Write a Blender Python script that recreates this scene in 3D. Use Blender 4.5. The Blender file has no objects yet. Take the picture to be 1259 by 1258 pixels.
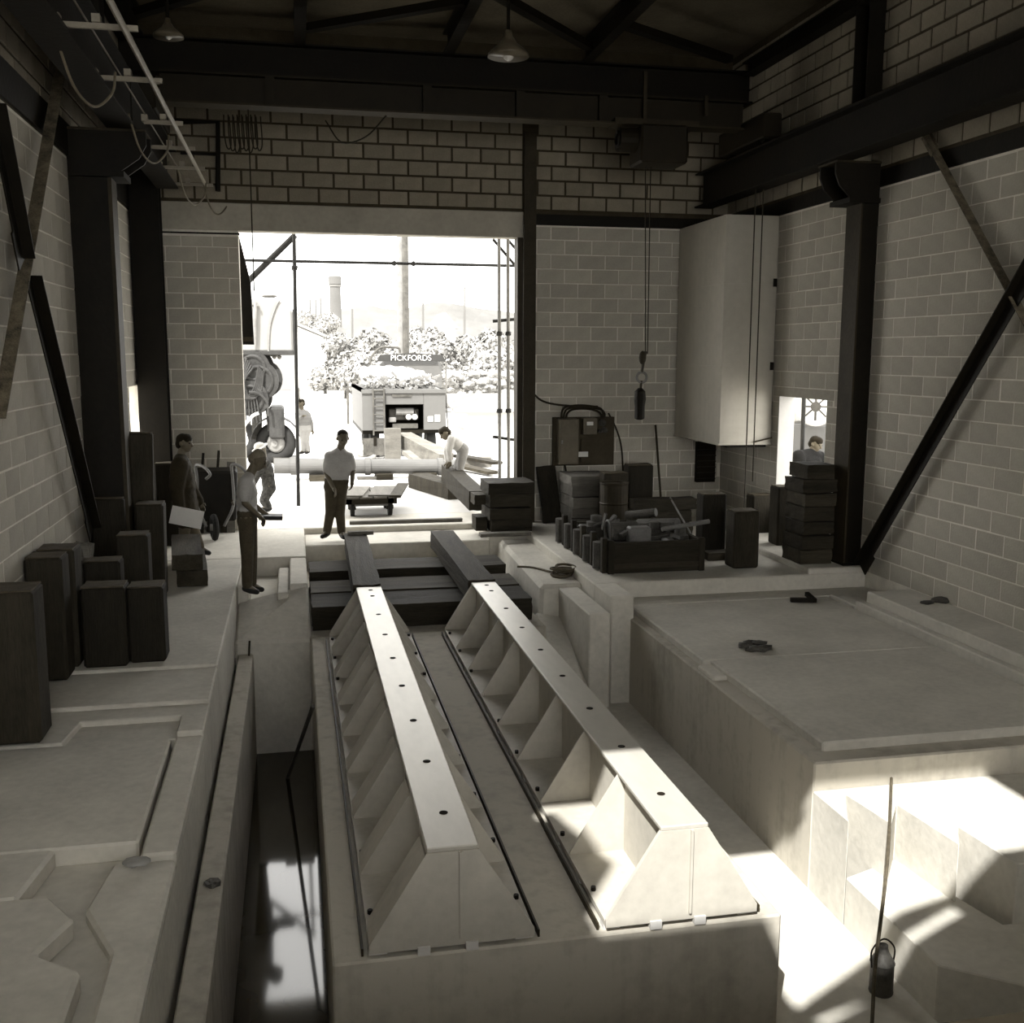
import bpy, bmesh, math, random
from mathutils import Vector, Matrix, noise
random.seed(7)
SC = bpy.context.scene
COL = SC.collection

# ---------------------------------------------------------------- camera, sky, sun, exposure
F = 1285.0; CX, CY = 629.5, 629.0; H = 2.8
def _cd(px, py): return Vector((px-CX, -(py-CY), -F))
_Y = _cd(360, 434).normalized()
_X = _cd(6780, 451); _X = (_X - _X.dot(_Y)*_Y).normalized()
_Z = _X.cross(_Y)
ROT = Matrix((_X, _Y, _Z))                       # world = ROT @ camera vector
CAMP = Vector((0, 0, H))
cam_d = bpy.data.cameras.new('camera'); cam = bpy.data.objects.new('camera', cam_d); COL.objects.link(cam)
cam_d.sensor_width = 36; cam_d.sensor_fit = 'HORIZONTAL'; cam_d.lens = F/1259*36; cam_d.clip_end = 2000; cam_d.clip_start = .05
cam.matrix_world = Matrix.Translation(CAMP) @ ROT.to_4x4()
SC.camera = cam

world = bpy.data.worlds.new('sky'); SC.world = world; world.use_nodes = True
bg = world.node_tree.nodes['Background']
bg.inputs[0].default_value = (1.0, .985, .95, 1); bg.inputs[1].default_value = 1.0
SUND = Vector((.6, 1, -1.357)).normalized()      # the way the sunlight travels
sun_d = bpy.data.lights.new('sun', 'SUN'); sun_d.energy = 2.1; sun_d.angle = math.radians(.53); sun_d.color = (1, .985, .95)
sun = bpy.data.objects.new('sun', sun_d); COL.objects.link(sun); sun.location = (-6, -10, 20)
sun.rotation_euler = SUND.to_track_quat('-Z', 'Y').to_euler()
SC.view_settings.view_transform = 'Standard'; SC.view_settings.look = 'None'
SC.view_settings.gamma = 1; SC.view_settings.use_curve_mapping = False
SC.view_settings.exposure = 2.5
SC.cycles.max_bounces = 8; SC.cycles.diffuse_bounces = 5; SC.cycles.caustics_reflective = False; SC.cycles.caustics_refractive = False

# ---------------------------------------------------------------- survey helpers: picture ray to a plane of the building
def ray(px, py): return ROT @ _cd(px, py)
def AZ(px, py, z=0.):
    d = ray(px, py); return CAMP + d*((z-H)/d.z)
def AY(px, py, y):
    d = ray(px, py); return CAMP + d*(y/d.y)
def AX(px, py, x):
    d = ray(px, py); return CAMP + d*(x/d.x)
def PROJ(p):
    v = ROT.transposed() @ (Vector(p)-CAMP)
    if v.z > -.1: return None
    return CX + F*v.x/-v.z, CY - F*v.y/-v.z

# ---------------------------------------------------------------- materials
def sep(v):
    t = min(1, v/.45)
    t = t**.6
    return (v, v*(.76+.195*t), v*(.38+.465*t))
def neu(v): return (v, v*.975, v*.925)
def mat(name, v, var=.25, scale=3., rough=.85, bump=.15, stretch=(1, 1, 1), metal=0., rnd=0., fine=1., col=None, streak=0.):
    m = bpy.data.materials.new(name); m.use_nodes = True
    nt = m.node_tree; N = nt.nodes; L = nt.links
    b = N['Principled BSDF']; b.inputs['Roughness'].default_value = rough; b.inputs['Metallic'].default_value = metal
    b.inputs['Specular IOR Level'].default_value = .3 if v > .05 else .14
    tc = N.new('ShaderNodeTexCoord'); mp = N.new('ShaderNodeMapping'); mp.inputs['Scale'].default_value = stretch
    L.new(tc.outputs['Object'], mp.inputs['Vector'])
    n1 = N.new('ShaderNodeTexNoise'); n1.inputs['Scale'].default_value = scale; n1.inputs['Detail'].default_value = 6; n1.inputs['Roughness'].default_value = .65
    L.new(mp.outputs[0], n1.inputs['Vector'])
    n2 = N.new('ShaderNodeTexNoise'); n2.inputs['Scale'].default_value = scale*11*fine; n2.inputs['Detail'].default_value = 3
    L.new(mp.outputs[0], n2.inputs['Vector'])
    c = col or sep(v)
    mix = N.new('ShaderNodeMath'); mix.operation = 'MULTIPLY_ADD'; mix.inputs[1].default_value = .35
    L.new(n2.outputs['Fac'], mix.inputs[0]); L.new(n1.outputs['Fac'], mix.inputs[2])
    src = mix.outputs[0]
    if streak:
        mp2 = N.new('ShaderNodeMapping'); mp2.inputs['Scale'].default_value = (4, 4, .35); L.new(tc.outputs['Object'], mp2.inputs['Vector'])
        n3 = N.new('ShaderNodeTexNoise'); n3.inputs['Scale'].default_value = 2.2; n3.inputs['Detail'].default_value = 4; L.new(mp2.outputs[0], n3.inputs['Vector'])
        ad = N.new('ShaderNodeMath'); ad.operation = 'MULTIPLY_ADD'; ad.inputs[1].default_value = streak
        L.new(n3.outputs['Fac'], ad.inputs[0]); L.new(src, ad.inputs[2]); src = ad.outputs[0]
    ramp = N.new('ShaderNodeValToRGB')
    lo, hi = .42+.5*streak*.8, .93+.5*streak*1.1
    ramp.color_ramp.elements[0].position = min(lo, .8); ramp.color_ramp.elements[1].position = min(hi, 1)
    ramp.color_ramp.elements[0].color = tuple(x*(1-var) for x in c)+(1,)
    ramp.color_ramp.elements[1].color = tuple(min(1, x*(1+var)) for x in c)+(1,)
    L.new(src, ramp.inputs[0])
    out = ramp.outputs[0]
    if rnd:
        oi = N.new('ShaderNodeObjectInfo'); mr = N.new('ShaderNodeMapRange')
        mr.inputs['To Min'].default_value = 1-rnd; mr.inputs['To Max'].default_value = 1+rnd
        L.new(oi.outputs['Random'], mr.inputs['Value'])
        vm = N.new('ShaderNodeVectorMath'); vm.operation = 'SCALE'
        L.new(out, vm.inputs[0]); L.new(mr.outputs[0], vm.inputs['Scale']); out = vm.outputs[0]
    L.new(out, b.inputs['Base Color'])
    if bump:
        bp = N.new('ShaderNodeBump'); bp.inputs['Strength'].default_value = bump; bp.inputs['Distance'].default_value = .03
        L.new(n2.outputs['Fac'], bp.inputs['Height']); L.new(bp.outputs[0], b.inputs['Normal'])
    return m
M = {}
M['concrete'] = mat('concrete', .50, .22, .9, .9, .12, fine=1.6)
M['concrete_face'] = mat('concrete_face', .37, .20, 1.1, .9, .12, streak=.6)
M['bounce_dark_floor'] = mat('bounce_dark_floor', .09, .4, 1.2, .8, .12)  # dark tone for unseen floor, added to cut bounce light onto the plinth
M['tank_paint'] = mat('tank_paint', .2, .08, 2, .5, .03, col=neu(.2))
M['concrete_wet'] = mat('concrete_wet', .30, .35, 1.6, .8, .15, streak=.5)
M['block'] = mat('block', .38, .14, 2.2, .95, .25, rnd=.09, fine=2)
M['block_dimmed'] = mat('block_dimmed', .22, .2, 2.2, .95, .3, rnd=.12, fine=2)  # upper-wall block: the dimness up there is put into the colour
M['scaffold_steel'] = mat('scaffold_steel', .028, .4, 4, .6, .1, col=neu(.028))
M['machine_dark'] = mat('machine_dark', .035, .5, 4, .6, .2, col=neu(.035))
M['mortar'] = mat('mortar', .64, .15, 5, .95, .2)
M['mortar_dark'] = mat('mortar_dark', .05, .3, 5, .95, .2)
M['lintel'] = mat('lintel', .36, .2, 1.2, .9, .1)
M['steel_dark'] = mat('steel_dark', .007, .5, 1.5, .6, .1)
M['steel_mid'] = mat('steel_mid', .03, .4, 2, .6, .1)
M['steel_brown'] = mat('steel_brown', .015, .3, 1.2, .6, .08)
M['peeling'] = mat('peeling', .10, .9, 7, .8, .3)
M['girder_side'] = mat('girder_side', .40, .16, 1.5, .65, .05, streak=.3)
M['girder_top'] = mat('girder_top', .50, .15, 1.2, .38, .02, stretch=(1, .3, 1), metal=.25)
M['dark_hole'] = mat('dark_hole', .012, .2, 3, .9, 0)
M['timber'] = mat('timber', .024, .55, 2.0, .8, .35, stretch=(3, 3, .5), rnd=.35, col=(.024, .024*.86, .024*.60))
M['timber_top_lit'] = mat('timber_top_lit', .07, .4, 6, .85, .3)  # paler tone for timber tops: light from above put into the colour
M['timber_y'] = mat('timber_y', .034, .6, 2.0, .8, .35, stretch=(3, .4, 3), rnd=.2, col=(.034, .034*.86, .034*.60))
M['timber_x'] = mat('timber_x', .030, .55, 2.0, .8, .35, stretch=(.4, 3, 3), rnd=.3, col=(.030, .030*.86, .030*.60))
M['timber_pale'] = mat('timber_pale', .12, .4, 2, .85, .3, stretch=(.5, 3, 3), rnd=.15, col=(.12, .12*.94, .12*.82))
M['plank'] = mat('plank', .10, .4, 2, .85, .2, stretch=(3, .5, 3), rnd=.25, col=(.10, .10*.94, .10*.82))
M['ceiling'] = mat('ceiling', .10, .35, 1.2, .95, .3, fine=2)
M['duct'] = mat('duct', .40, .12, .8, .45, .03, metal=.3, streak=.3)
M['light_pipe'] = mat('light_pipe', .27, .2, 4, .5, .05)
M['cable'] = mat('cable', .02, .3, 4, .6, 0)
M['cable_pale'] = mat('cable_pale', .14, .3, 4, .6, 0)
M['panel_box'] = mat('panel_box', .10, .25, 2, .5, .04)
M['panel_board'] = mat('panel_board', .045, .3, 2, .7, .05)
M['white_paint'] = mat('white_paint', .55, .08, 2, .5, .03, col=neu(.55))
M['paper'] = mat('paper', .6, .06, 3, .8, .02, col=neu(.6))
M['cloth_white'] = mat('cloth_white', .36, .14, 5, .9, .2, col=neu(.36))
M['cloth_dark'] = mat('cloth_dark', .055, .35, 6, .95, .25)
M['cloth_black'] = mat('cloth_black', .012, .3, 6, .95, .25, col=neu(.012))
M['cloth_suit'] = mat('cloth_suit', .028, .3, 5, .95, .25)
M['cloth_grey'] = mat('cloth_grey', .09, .3, 5, .95, .25)
M['cloth_pale'] = mat('cloth_pale', .2, .2, 5, .95, .25, col=neu(.2))
M['cloth_print'] = mat('cloth_print', .05, .9, 16, .95, .25, col=neu(.05))
M['skin'] = mat('skin', .11, .2, 8, .6, .05)
M['hair'] = mat('hair', .015, .4, 10, .8, .2)
M['hair_grey'] = mat('hair_grey', .16, .4, 10, .8, .2)
M['leather'] = mat('leather', .015, .3, 5, .5, .1, col=neu(.015))
M['ground'] = mat('ground', .50, .12, .25, .95, .2, fine=3, col=neu(.50))
M['foliage'] = mat('foliage', .24, .5, 1.2, .9, .2, rnd=.12, col=neu(.24))
M['foliage_far'] = mat('foliage_far', .11, .35, .05, .95, 0, rnd=.1, col=neu(.11))
M['hill'] = mat('hill', .105, .28, .03, .95, 0, col=neu(.105))
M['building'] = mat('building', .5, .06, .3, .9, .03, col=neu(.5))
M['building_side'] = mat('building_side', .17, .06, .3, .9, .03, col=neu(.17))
M['truck_paint'] = mat('truck_paint', .095, .1, .8, .6, .05, col=neu(.095))
M['truck_sign'] = mat('truck_sign', .035, .2, 2, .6, .03, col=neu(.035))
M['canvas'] = mat('canvas', .33, .15, 2, .95, .3, col=neu(.33))
M['rubber'] = mat('rubber', .022, .3, 4, .8, .2, col=neu(.022))
M['machine'] = mat('machine', .06, .6, 4, .6, .2, col=(.06, .06*.94, .06*.82))
M['machine_pale'] = mat('machine_pale', .16, .3, 4, .6, .2, col=neu(.16))
M['pipe_clay'] = mat('pipe_clay', .08, .22, 1.0, .7, .1, stretch=(.4, 2, 2), col=neu(.08))
M['rope'] = mat('rope', .08, .4, 20, .9, .2)
M['stone'] = mat('stone', .25, .25, 3, .95, .4, col=neu(.25))
M['lamp_enamel'] = mat('lamp_enamel', .10, .2, 3, .35, .02)
def water_material():
    m = bpy.data.materials.new('water'); m.use_nodes = True
    N = m.node_tree.nodes; L = m.node_tree.links; b = N['Principled BSDF']
    b.inputs['Roughness'].default_value = .06; b.inputs['Specular IOR Level'].default_value = .5
    tc = N.new('ShaderNodeTexCoord')
    n = N.new('ShaderNodeTexNoise'); n.inputs['Scale'].default_value = 1.3; n.inputs['Detail'].default_value = 3
    L.new(tc.outputs['Object'], n.inputs['Vector'])
    r = N.new('ShaderNodeValToRGB'); r.color_ramp.elements[0].position = .35; r.color_ramp.elements[1].position = .7
    r.color_ramp.elements[0].color = (.030, .024, .012, 1); r.color_ramp.elements[1].color = (.055, .045, .026, 1)
    L.new(n.outputs['Fac'], r.inputs[0]); L.new(r.outputs[0], b.inputs['Base Color'])
    bp = N.new('ShaderNodeBump'); bp.inputs['Strength'].default_value = .03
    L.new(n.outputs['Fac'], bp.inputs['Height']); L.new(bp.outputs[0], b.inputs['Normal'])
    return m
M['water'] = water_material()

# ---------------------------------------------------------------- object helpers
def tag(o, label=None, cat=None, group=None, kind=None):
    if label: o['label'] = label
    if cat: o['category'] = cat
    if group: o['group'] = group
    if kind: o['kind'] = kind
    return o
def thing(name, label, cat, loc=(0, 0, 0), group=None, rz=0):
    o = bpy.data.objects.new(name, None); COL.objects.link(o); o.location = loc; o.rotation_euler = (0, 0, rz)
    o.empty_display_size = .1
    return tag(o, label, cat, group)
class MB:
    """collects shapes in world coordinates, then links them as one mesh object"""
    def __init__(s): s.bm = bmesh.new()
    def face(s, vs):
        try: s.bm.faces.new(vs)
        except ValueError: pass
    def hexa(s, b, t):
        B = [s.bm.verts.new(p) for p in b]; T = [s.bm.verts.new(p) for p in t]; n = len(B)
        s.face(B[::-1]); s.face(T)
        for i in range(n): s.face([B[i], B[(i+1) % n], T[(i+1) % n], T[i]])
        return s
    def box(s, x0, x1, y0, y1, z0, z1):
        return s.hexa([(x0, y0, z0), (x1, y0, z0), (x1, y1, z0), (x0, y1, z0)], [(x0, y0, z1), (x1, y0, z1), (x1, y1, z1), (x0, y1, z1)])
    def prism(s, poly, z0, z1):
        return s.hexa([(x, y, z0) for x, y in poly], [(x, y, z1) for x, y in poly])
    def prism_y(s, poly, y0, y1):       # poly in (x, z), extruded along y
        return s.hexa([(x, y0, z) for x, z in poly], [(x, y1, z) for x, z in poly])
    def prism_x(s, poly, x0, x1):       # poly in (y, z), extruded along x
        return s.hexa([(x0, y, z) for y, z in poly], [(x1, y, z) for y, z in poly])
    def bar(s, a, b, w, h, up=(0, 0, 1)):
        a, b = Vector(a), Vector(b); d = (b-a).normalized(); u = Vector(up)
        if abs(d.dot(u)) > .98: u = Vector((0, 1, 0))
        r = d.cross(u).normalized(); u = r.cross(d)
        q = [(-w/2, -h/2), (w/2, -h/2), (w/2, h/2), (-w/2, h/2)]
        return s.hexa([a+r*i+u*j for i, j in q], [b+r*i+u*j for i, j in q])
    def tube(s, a, b, r, r2=None, n=10, cap=True):
        a, b = Vector(a), Vector(b); d = (b-a).normalized(); r2 = r if r2 is None else r2
        u = d.orthogonal().normalized(); v = d.cross(u)
        A = [s.bm.verts.new(a+(u*math.cos(t)+v*math.sin(t))*r) for t in [2*math.pi*i/n for i in range(n)]]
        B = [s.bm.verts.new(b+(u*math.cos(t)+v*math.sin(t))*r2) for t in [2*math.pi*i/n for i in range(n)]]
        for i in range(n): s.face([A[i], A[(i+1) % n], B[(i+1) % n], B[i]])
        if cap: s.face(A[::-1]); s.face(B)
        return s
    def path(s, pts, r, n=6, sm=5):
        pts = [Vector(p) for p in pts]; rings = []
        if len(pts) > 2 and sm:
            e = [pts[0]*2-pts[1]]+pts+[pts[-1]*2-pts[-2]]; q = []
            for i in range(1, len(e)-2):
                a, b, c, d = e[i-1:i+3]
                for k in range(sm):
                    t = k/sm; q.append(.5*((2*b)+(c-a)*t+(2*a-5*b+4*c-d)*t*t+(3*b-a-3*c+d)*t**3))
            pts = q+[pts[-1]]
        u = (pts[1]-pts[0]).orthogonal().normalized()
        for i, p in enumerate(pts):
            d = (pts[min(i+1, len(pts)-1)]-pts[max(i-1, 0)]).normalized()
            u = (u-d*u.dot(d)); u = u.normalized() if u.length > 1e-4 else d.orthogonal().normalized(); v = d.cross(u)
            rings.append([s.bm.verts.new(p+(u*math.cos(t)+v*math.sin(t))*r) for t in [2*math.pi*k/n for k in range(n)]])
        for A, B in zip(rings, rings[1:]):
            for i in range(n): s.face([A[i], A[(i+1) % n], B[(i+1) % n], B[i]])
        s.face(rings[0][::-1]); s.face(rings[-1]); return s
    def lathe(s, c, prof, axis=(0, 0, 1), n=20):
        d = Vector(axis).normalized(); u = d.orthogonal().normalized(); v = d.cross(u); c = Vector(c); R = []
        for r, h in prof: R.append([s.bm.verts.new(c+d*h+(u*math.cos(t)+v*math.sin(t))*r) for t in [2*math.pi*k/n for k in range(n)]])
        for A, B in zip(R, R[1:]):
            for i in range(n): s.face([A[i], A[(i+1) % n], B[(i+1) % n], B[i]])
        s.face(R[0][::-1]); s.face(R[-1]); return s
    def ball(s, c, r, sub=2, sq=(1, 1, 1)):
        m = Matrix.Translation(Vector(c)) @ Matrix.Diagonal((sq[0]*r, sq[1]*r, sq[2]*r, 1))
        bmesh.ops.create_icosphere(s.bm, subdivisions=sub, radius=1, matrix=m); return s
    def torus(s, c, R, r, axis=(0, 0, 1), n=24, k=8):
        d = Vector(axis).normalized(); u = d.orthogonal().normalized(); v = d.cross(u); c = Vector(c); rings = []
        for i in range(n):
            t = 2*math.pi*i/n; q = u*math.cos(t)+v*math.sin(t)
            rings.append([s.bm.verts.new(c+q*(R+r*math.cos(p))+d*(r*math.sin(p))) for p in [2*math.pi*j/k for j in range(k)]])
        for i in range(n):
            A, B = rings[i], rings[(i+1) % n]
            for j in range(k): s.face([A[j], A[(j+1) % k], B[(j+1) % k], B[j]])
        return s
    def jitter(s, a, seed=0):
        rr = random.Random(seed)
        for v in s.bm.verts: v.co += Vector((rr.uniform(-a, a), rr.uniform(-a, a), rr.uniform(-a, a)))
        return s
    def cuts(s, n=2):
        bmesh.ops.subdivide_edges(s.bm, edges=s.bm.edges[:], cuts=n, use_grid_fill=True); return s
    def build(s, name, m, parent=None, bevel=0, smooth=False, seg=1, kind=None):
        bmesh.ops.recalc_face_normals(s.bm, faces=s.bm.faces[:])
        if bevel:
            ed = [e for e in s.bm.edges if len(e.link_faces) == 2 and e.calc_face_angle(0) > .5]
            bmesh.ops.bevel(s.bm, geom=ed, offset=bevel, segments=seg, affect='EDGES', clamp_overlap=True)
        if parent is not None:
            off = Vector((0, 0, 0)); p = parent; Mx = Matrix.Identity(4)
            while p is not None:
                Mx = Matrix.Translation(p.location) @ p.rotation_euler.to_matrix().to_4x4() @ Mx; p = p.parent
            s.bm.transform(Mx.inverted())
        me = bpy.data.meshes.new(name); s.bm.to_mesh(me); s.bm.free()
        if smooth:
            me.polygons.foreach_set('use_smooth', [True]*len(me.polygons))
        me.materials.append(M[m] if isinstance(m, str) else m)
        o = bpy.data.objects.new(name, me); COL.objects.link(o)
        if parent is not None: o.parent = parent
        if kind: o['kind'] = kind
        return o
def copy_tree(o, parent=None):
    c = o.copy(); COL.objects.link(c)
    if parent: c.parent = parent
    for ch in list(o.children): copy_tree(ch, c)
    return c
def struct(name):
    o = bpy.data.objects.new(name, None); COL.objects.link(o); o['kind'] = 'structure'; return o

# ================================================================ THE SETTING
XL, XR, YB = -2.3, 7.23, 17.0
WT = .24                                           # wall thickness
BH, BL = .2315, .463                               # block course and length
YREAR, ZC = -4.5, 7.6

def block_wall(name, fmap, solids, fields, nrm, most=295):
    """solids: (box args, material) backing pieces; fields: (u0,u1,z0,z1,joint,proud) rectangles of blocks; fmap(u, z, d) -> world point, d out of the wall"""
    w = struct(name)
    for nm, args, m in solids: MB().box(*args).build(nm, m, w)
    cells = []
    for (u0, u1, z0, z1, j, pr) in fields:
        k0, k1 = int(math.floor(z0/BH+.001)), int(math.ceil(z1/BH-.001))
        for k in range(k0, k1):
            a, b = max(z0, k*BH)+j/2, min(z1, (k+1)*BH)-j/2
            if b-a < .04: continue
            sh = (k % 2)*BL/2
            i0 = int(math.floor((u0-sh)/BL))
            for i in range(i0, i0+int((u1-u0)/BL)+3):
                c, d = max(u0, sh+i*BL)+j/2, min(u1, sh+(i+1)*BL)-j/2
                if d-c < .05: continue
                p = PROJ(fmap((c+d)/2, (a+b)/2, 0))
                if p is None or not (-900 < p[0] < 2100 and -700 < p[1] < 2000): continue
                seen = -40 < p[0] < 1300 and -40 < p[1] < 1300
                D = (Vector(fmap((c+d)/2, (a+b)/2, 0))-CAMP); ar = (b-a)*(d-c)/D.length_squared*abs(D.normalized().dot(nrm))
                cells.append((ar+10*seen, c, d, a, b, pr))
    cells.sort(reverse=True)
    cache = {}
    def shape(bm, c, d, a, b, pr):
        ch = .006
        lo = [(c, a), (d, a), (d, b), (c, b)]; hi = [(c+ch, a+ch), (d-ch, a+ch), (d-ch, b-ch), (c+ch, b-ch)]
        A = [bm.verts.new(fmap(u, z, -.03)) for u, z in lo]; B = [bm.verts.new(fmap(u, z, pr-ch*.6)) for u, z in lo]; T = [bm.verts.new(fmap(u, z, pr)) for u, z in hi]
        for i in range(4):
            q = (i+1) % 4; bm.faces.new([A[i], A[q], B[q], B[i]]); bm.faces.new([B[i], B[q], T[q], T[i]])
        bm.faces.new(T)
    dimf = []; rest = bmesh.new(); zero = Vector(fmap(0, 0, 0))
    for n, (ar, c, d, a, b, pr) in enumerate(cells):
        pr2 = pr + random.uniform(-.0025, .0025)
        if n >= most: shape(rest, c, d, a, b, pr2); dimf.append(int(pr > .01)); continue
        key = (round(d-c, 3), round(b-a, 3), pr)
        if key not in cache:
            bm = bmesh.new(); shape(bm, 0, d-c, 0, b-a, pr)
            bmesh.ops.translate(bm, vec=-zero, verts=bm.verts[:])
            bmesh.ops.recalc_face_normals(bm, faces=bm.faces[:])
            me = bpy.data.meshes.new('block'); bm.to_mesh(me); bm.free(); me.materials.append(M['block_dimmed' if pr > .01 else 'block']); cache[key] = me
        o = bpy.data.objects.new('block', cache[key]); o.location = fmap(c, a, pr2-pr); o.parent = w; COL.objects.link(o)
    if rest.verts:
        bmesh.ops.recalc_face_normals(rest, faces=rest.faces[:])
        me = bpy.data.meshes.new('small_blocks'); rest.to_mesh(me); me.materials.append(M['block']); me.materials.append(M['block_dimmed'])
        for pgi, pol in enumerate(me.polygons): pol.material_index = dimf[pgi//9]
        o = bpy.data.objects.new('small_blocks', me); COL.objects.link(o); o.parent = w; o['kind'] = 'stuff'
    rest.free()
    return w

ZB0, ZB1 = 4.86, 5.06                             # steel band between pointed and unpointed blockwork
OX0, OX1, OZ = -.77, 3.66, 4.65                   # the big doorway
LJ, UJ = .013, .034
bs = [('masonry', (XL-WT, OX0, YB, YB+WT, -.3, OZ), 'mortar'), ('masonry', (OX1, XR+WT, YB, YB+WT, -.3, ZB0), 'mortar'),
      ('masonry', (XL-WT, XR+WT, YB, YB+WT, ZB1, 8.4), 'mortar_dark'), ('masonry', (3.66, XR+WT, YB+.02, YB+WT, ZB0, ZB1), 'mortar_dark')]
wall_back = block_wall('wall_back', lambda u, z, d: (u, YB-d, z), bs,
    [(XL, OX0, 0, OZ-.09, LJ, .004), (3.88, XR, 0, ZB0-.02, LJ, .004), (XL, 3.7, ZB1+.01, 7.12, UJ, .016), (3.88, XR, ZB1+.01, 7.12, UJ, .016)], Vector((0, -1, 0)))
MB().box(XL-WT, 3.71, YB-.02, YB+WT+.02, OZ, ZB1).build('lintel', 'lintel', wall_back, bevel=.01)
MB().box(XL, OX0+.02, YB-.015, YB+.1, OZ-.06, OZ-.035).build('gap_strip', 'steel_dark', wall_back)  # dark strip standing in for the gap on top of the pier

WY0, WY1, WZ0, WZ1 = 13.36, 14.82, 2*BH, 2.17       # opening in the right wall
rs = [('masonry', (XR, XR+WT, YREAR, WY0, -.6, ZB0), 'mortar'), ('masonry', (XR, XR+WT, WY1, YB, -.6, ZB0), 'mortar'),
      ('masonry', (XR, XR+WT, WY0, WY1, -.6, WZ0), 'mortar'), ('masonry', (XR, XR+WT, WY0, WY1, WZ1, ZB0), 'mortar'),
      ('masonry', (XR, XR+WT, YREAR, YB, ZB0, 8.4), 'mortar_dark')]
wall_right = block_wall('wall_right', lambda u, z, d: (XR-d, u, z), rs,
    [(6, WY0, 0, 9*BH, LJ, .004), (WY1, YB, 0, 9*BH, LJ, .004), (WY0, WY1, 0, WZ0, LJ, .004), (6, WY0-.2, 9*BH, 10*BH, LJ, .004), (WY1+.2, YB, 9*BH, 10*BH, LJ, .004),
     (WY0-.2, WY0, 9*BH, WZ1, LJ, .004), (WY1, WY1+.2, 9*BH, WZ1, LJ, .004), (6, YB, 10*BH, ZB0-.02, LJ, .004),
     (6, YB, ZB1+.01, 7.5, UJ, .016)], Vector((-1, 0, 0)))
MB().box(XR-.004, XR+WT+.01, WY1-.015, WY1+.0, WZ0, WZ1).build('rendered_reveal', 'white_paint', wall_right)
MB().box(XR-.004, XR+WT, WY0-.19, WY1+.19, WZ1, 10*BH-.007).build('window_lintel', 'lintel', wall_right)
MB().box(XR+.0, XR+WT, WY0, WY1, WZ0-.03, WZ0+.01).build('sill', 'concrete', wall_right)

VY0, VY1, VZ0, VZ1 = 15.76, 16.62, 3*BH, 10*BH       # slit in the left wall
ls = [('masonry', (XL-WT, XL, YREAR, VY0, -.6, ZB0), 'mortar'), ('masonry', (XL-WT, XL, VY1, YB, -.6, ZB0), 'mortar'),
      ('masonry', (XL-WT, XL, VY0, VY1, -.6, VZ0), 'mortar'), ('masonry', (XL-WT, XL, VY0, VY1, VZ1, ZB0), 'mortar'),
      ('masonry', (XL-WT, XL, YREAR, YB, ZB0, 8.4), 'mortar_dark')]
wall_left = block_wall('wall_left', lambda u, z, d: (XL+d, u, z), ls,
    [(6, VY0, 0, VZ1, LJ, .004), (VY1, YB, 0, VZ1, LJ, .004), (VY0, VY1, 0, VZ0, LJ, .004), (6, YB, VZ1, ZB0-.02, LJ, .004),
     (6, YB, ZB1+.01, 7.5, UJ, .016)], Vector((1, 0, 0)))

# rear wall, behind the camera
wall_rear = struct('wall_rear')
MB().box(XL-WT, XR+WT, YREAR-WT, YREAR, 6.0, 8.4).build('masonry', 'mortar', wall_rear)

# ceiling: boarding with an opening shaped to cast the near sun patch
HOLE = [(-2.1, -.65), (-.95, -.65), (-.95, -1.02), (.1, -.42), (.75, -.22), (1.7, -.18), (1.7, 1.0), (-2.2, 1.0), (-2.2, .86), (-1.85, .86), (-1.65, .05)]
def roof_uv(p): k = (ZC-p.z)/1.357; return p.x-.6*k, p.y-k        # where the light reaching p came through the roof
def slit(a, b, w, dv):
    a, b = Vector(roof_uv(a))+Vector((0, dv)), Vector(roof_uv(b))+Vector((0, dv)); n = Vector((-(b-a).y, (b-a).x)).normalized()*w/2
    return [tuple(a-n), tuple(b-n), tuple(b+n), tuple(a+n)]
SLITS = (slit(AZ(1163, 1108, -.93), AZ(1062, 1196, -1.3), .09, -.14), slit(AZ(1087, 1212, -1.3), AZ(1002, 1258, -1.3), .09, -.03))  # gaps added to let through two thin streaks of sunlight
def ceiling_sheet():
    bm = bmesh.new()
    out = [(XL-WT, YREAR-WT), (XR+WT, YREAR-WT), (XR+WT, YB+WT), (XL-WT, YB+WT)]
    ed = []
    for lp in (out, HOLE)+SLITS:
        vs = [bm.verts.new((x, y, ZC)) for x, y in lp]
        ed += [bm.edges.new((vs[i], vs[(i+1) % len(vs)])) for i in range(len(vs))]
    bmesh.ops.triangle_fill(bm, use_beauty=True, use_dissolve=False, edges=ed)
    r = bmesh.ops.extrude_face_region(bm, geom=bm.faces[:])
    bmesh.ops.translate(bm, vec=(0, 0, .06), verts=[g for g in r['geom'] if isinstance(g, bmesh.types.BMVert)])
    s = MB(); s.bm.free(); s.bm = bm; return s
ceiling = struct('ceiling')
ceiling_sheet().build('sheeting', 'ceiling', ceiling)

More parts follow.
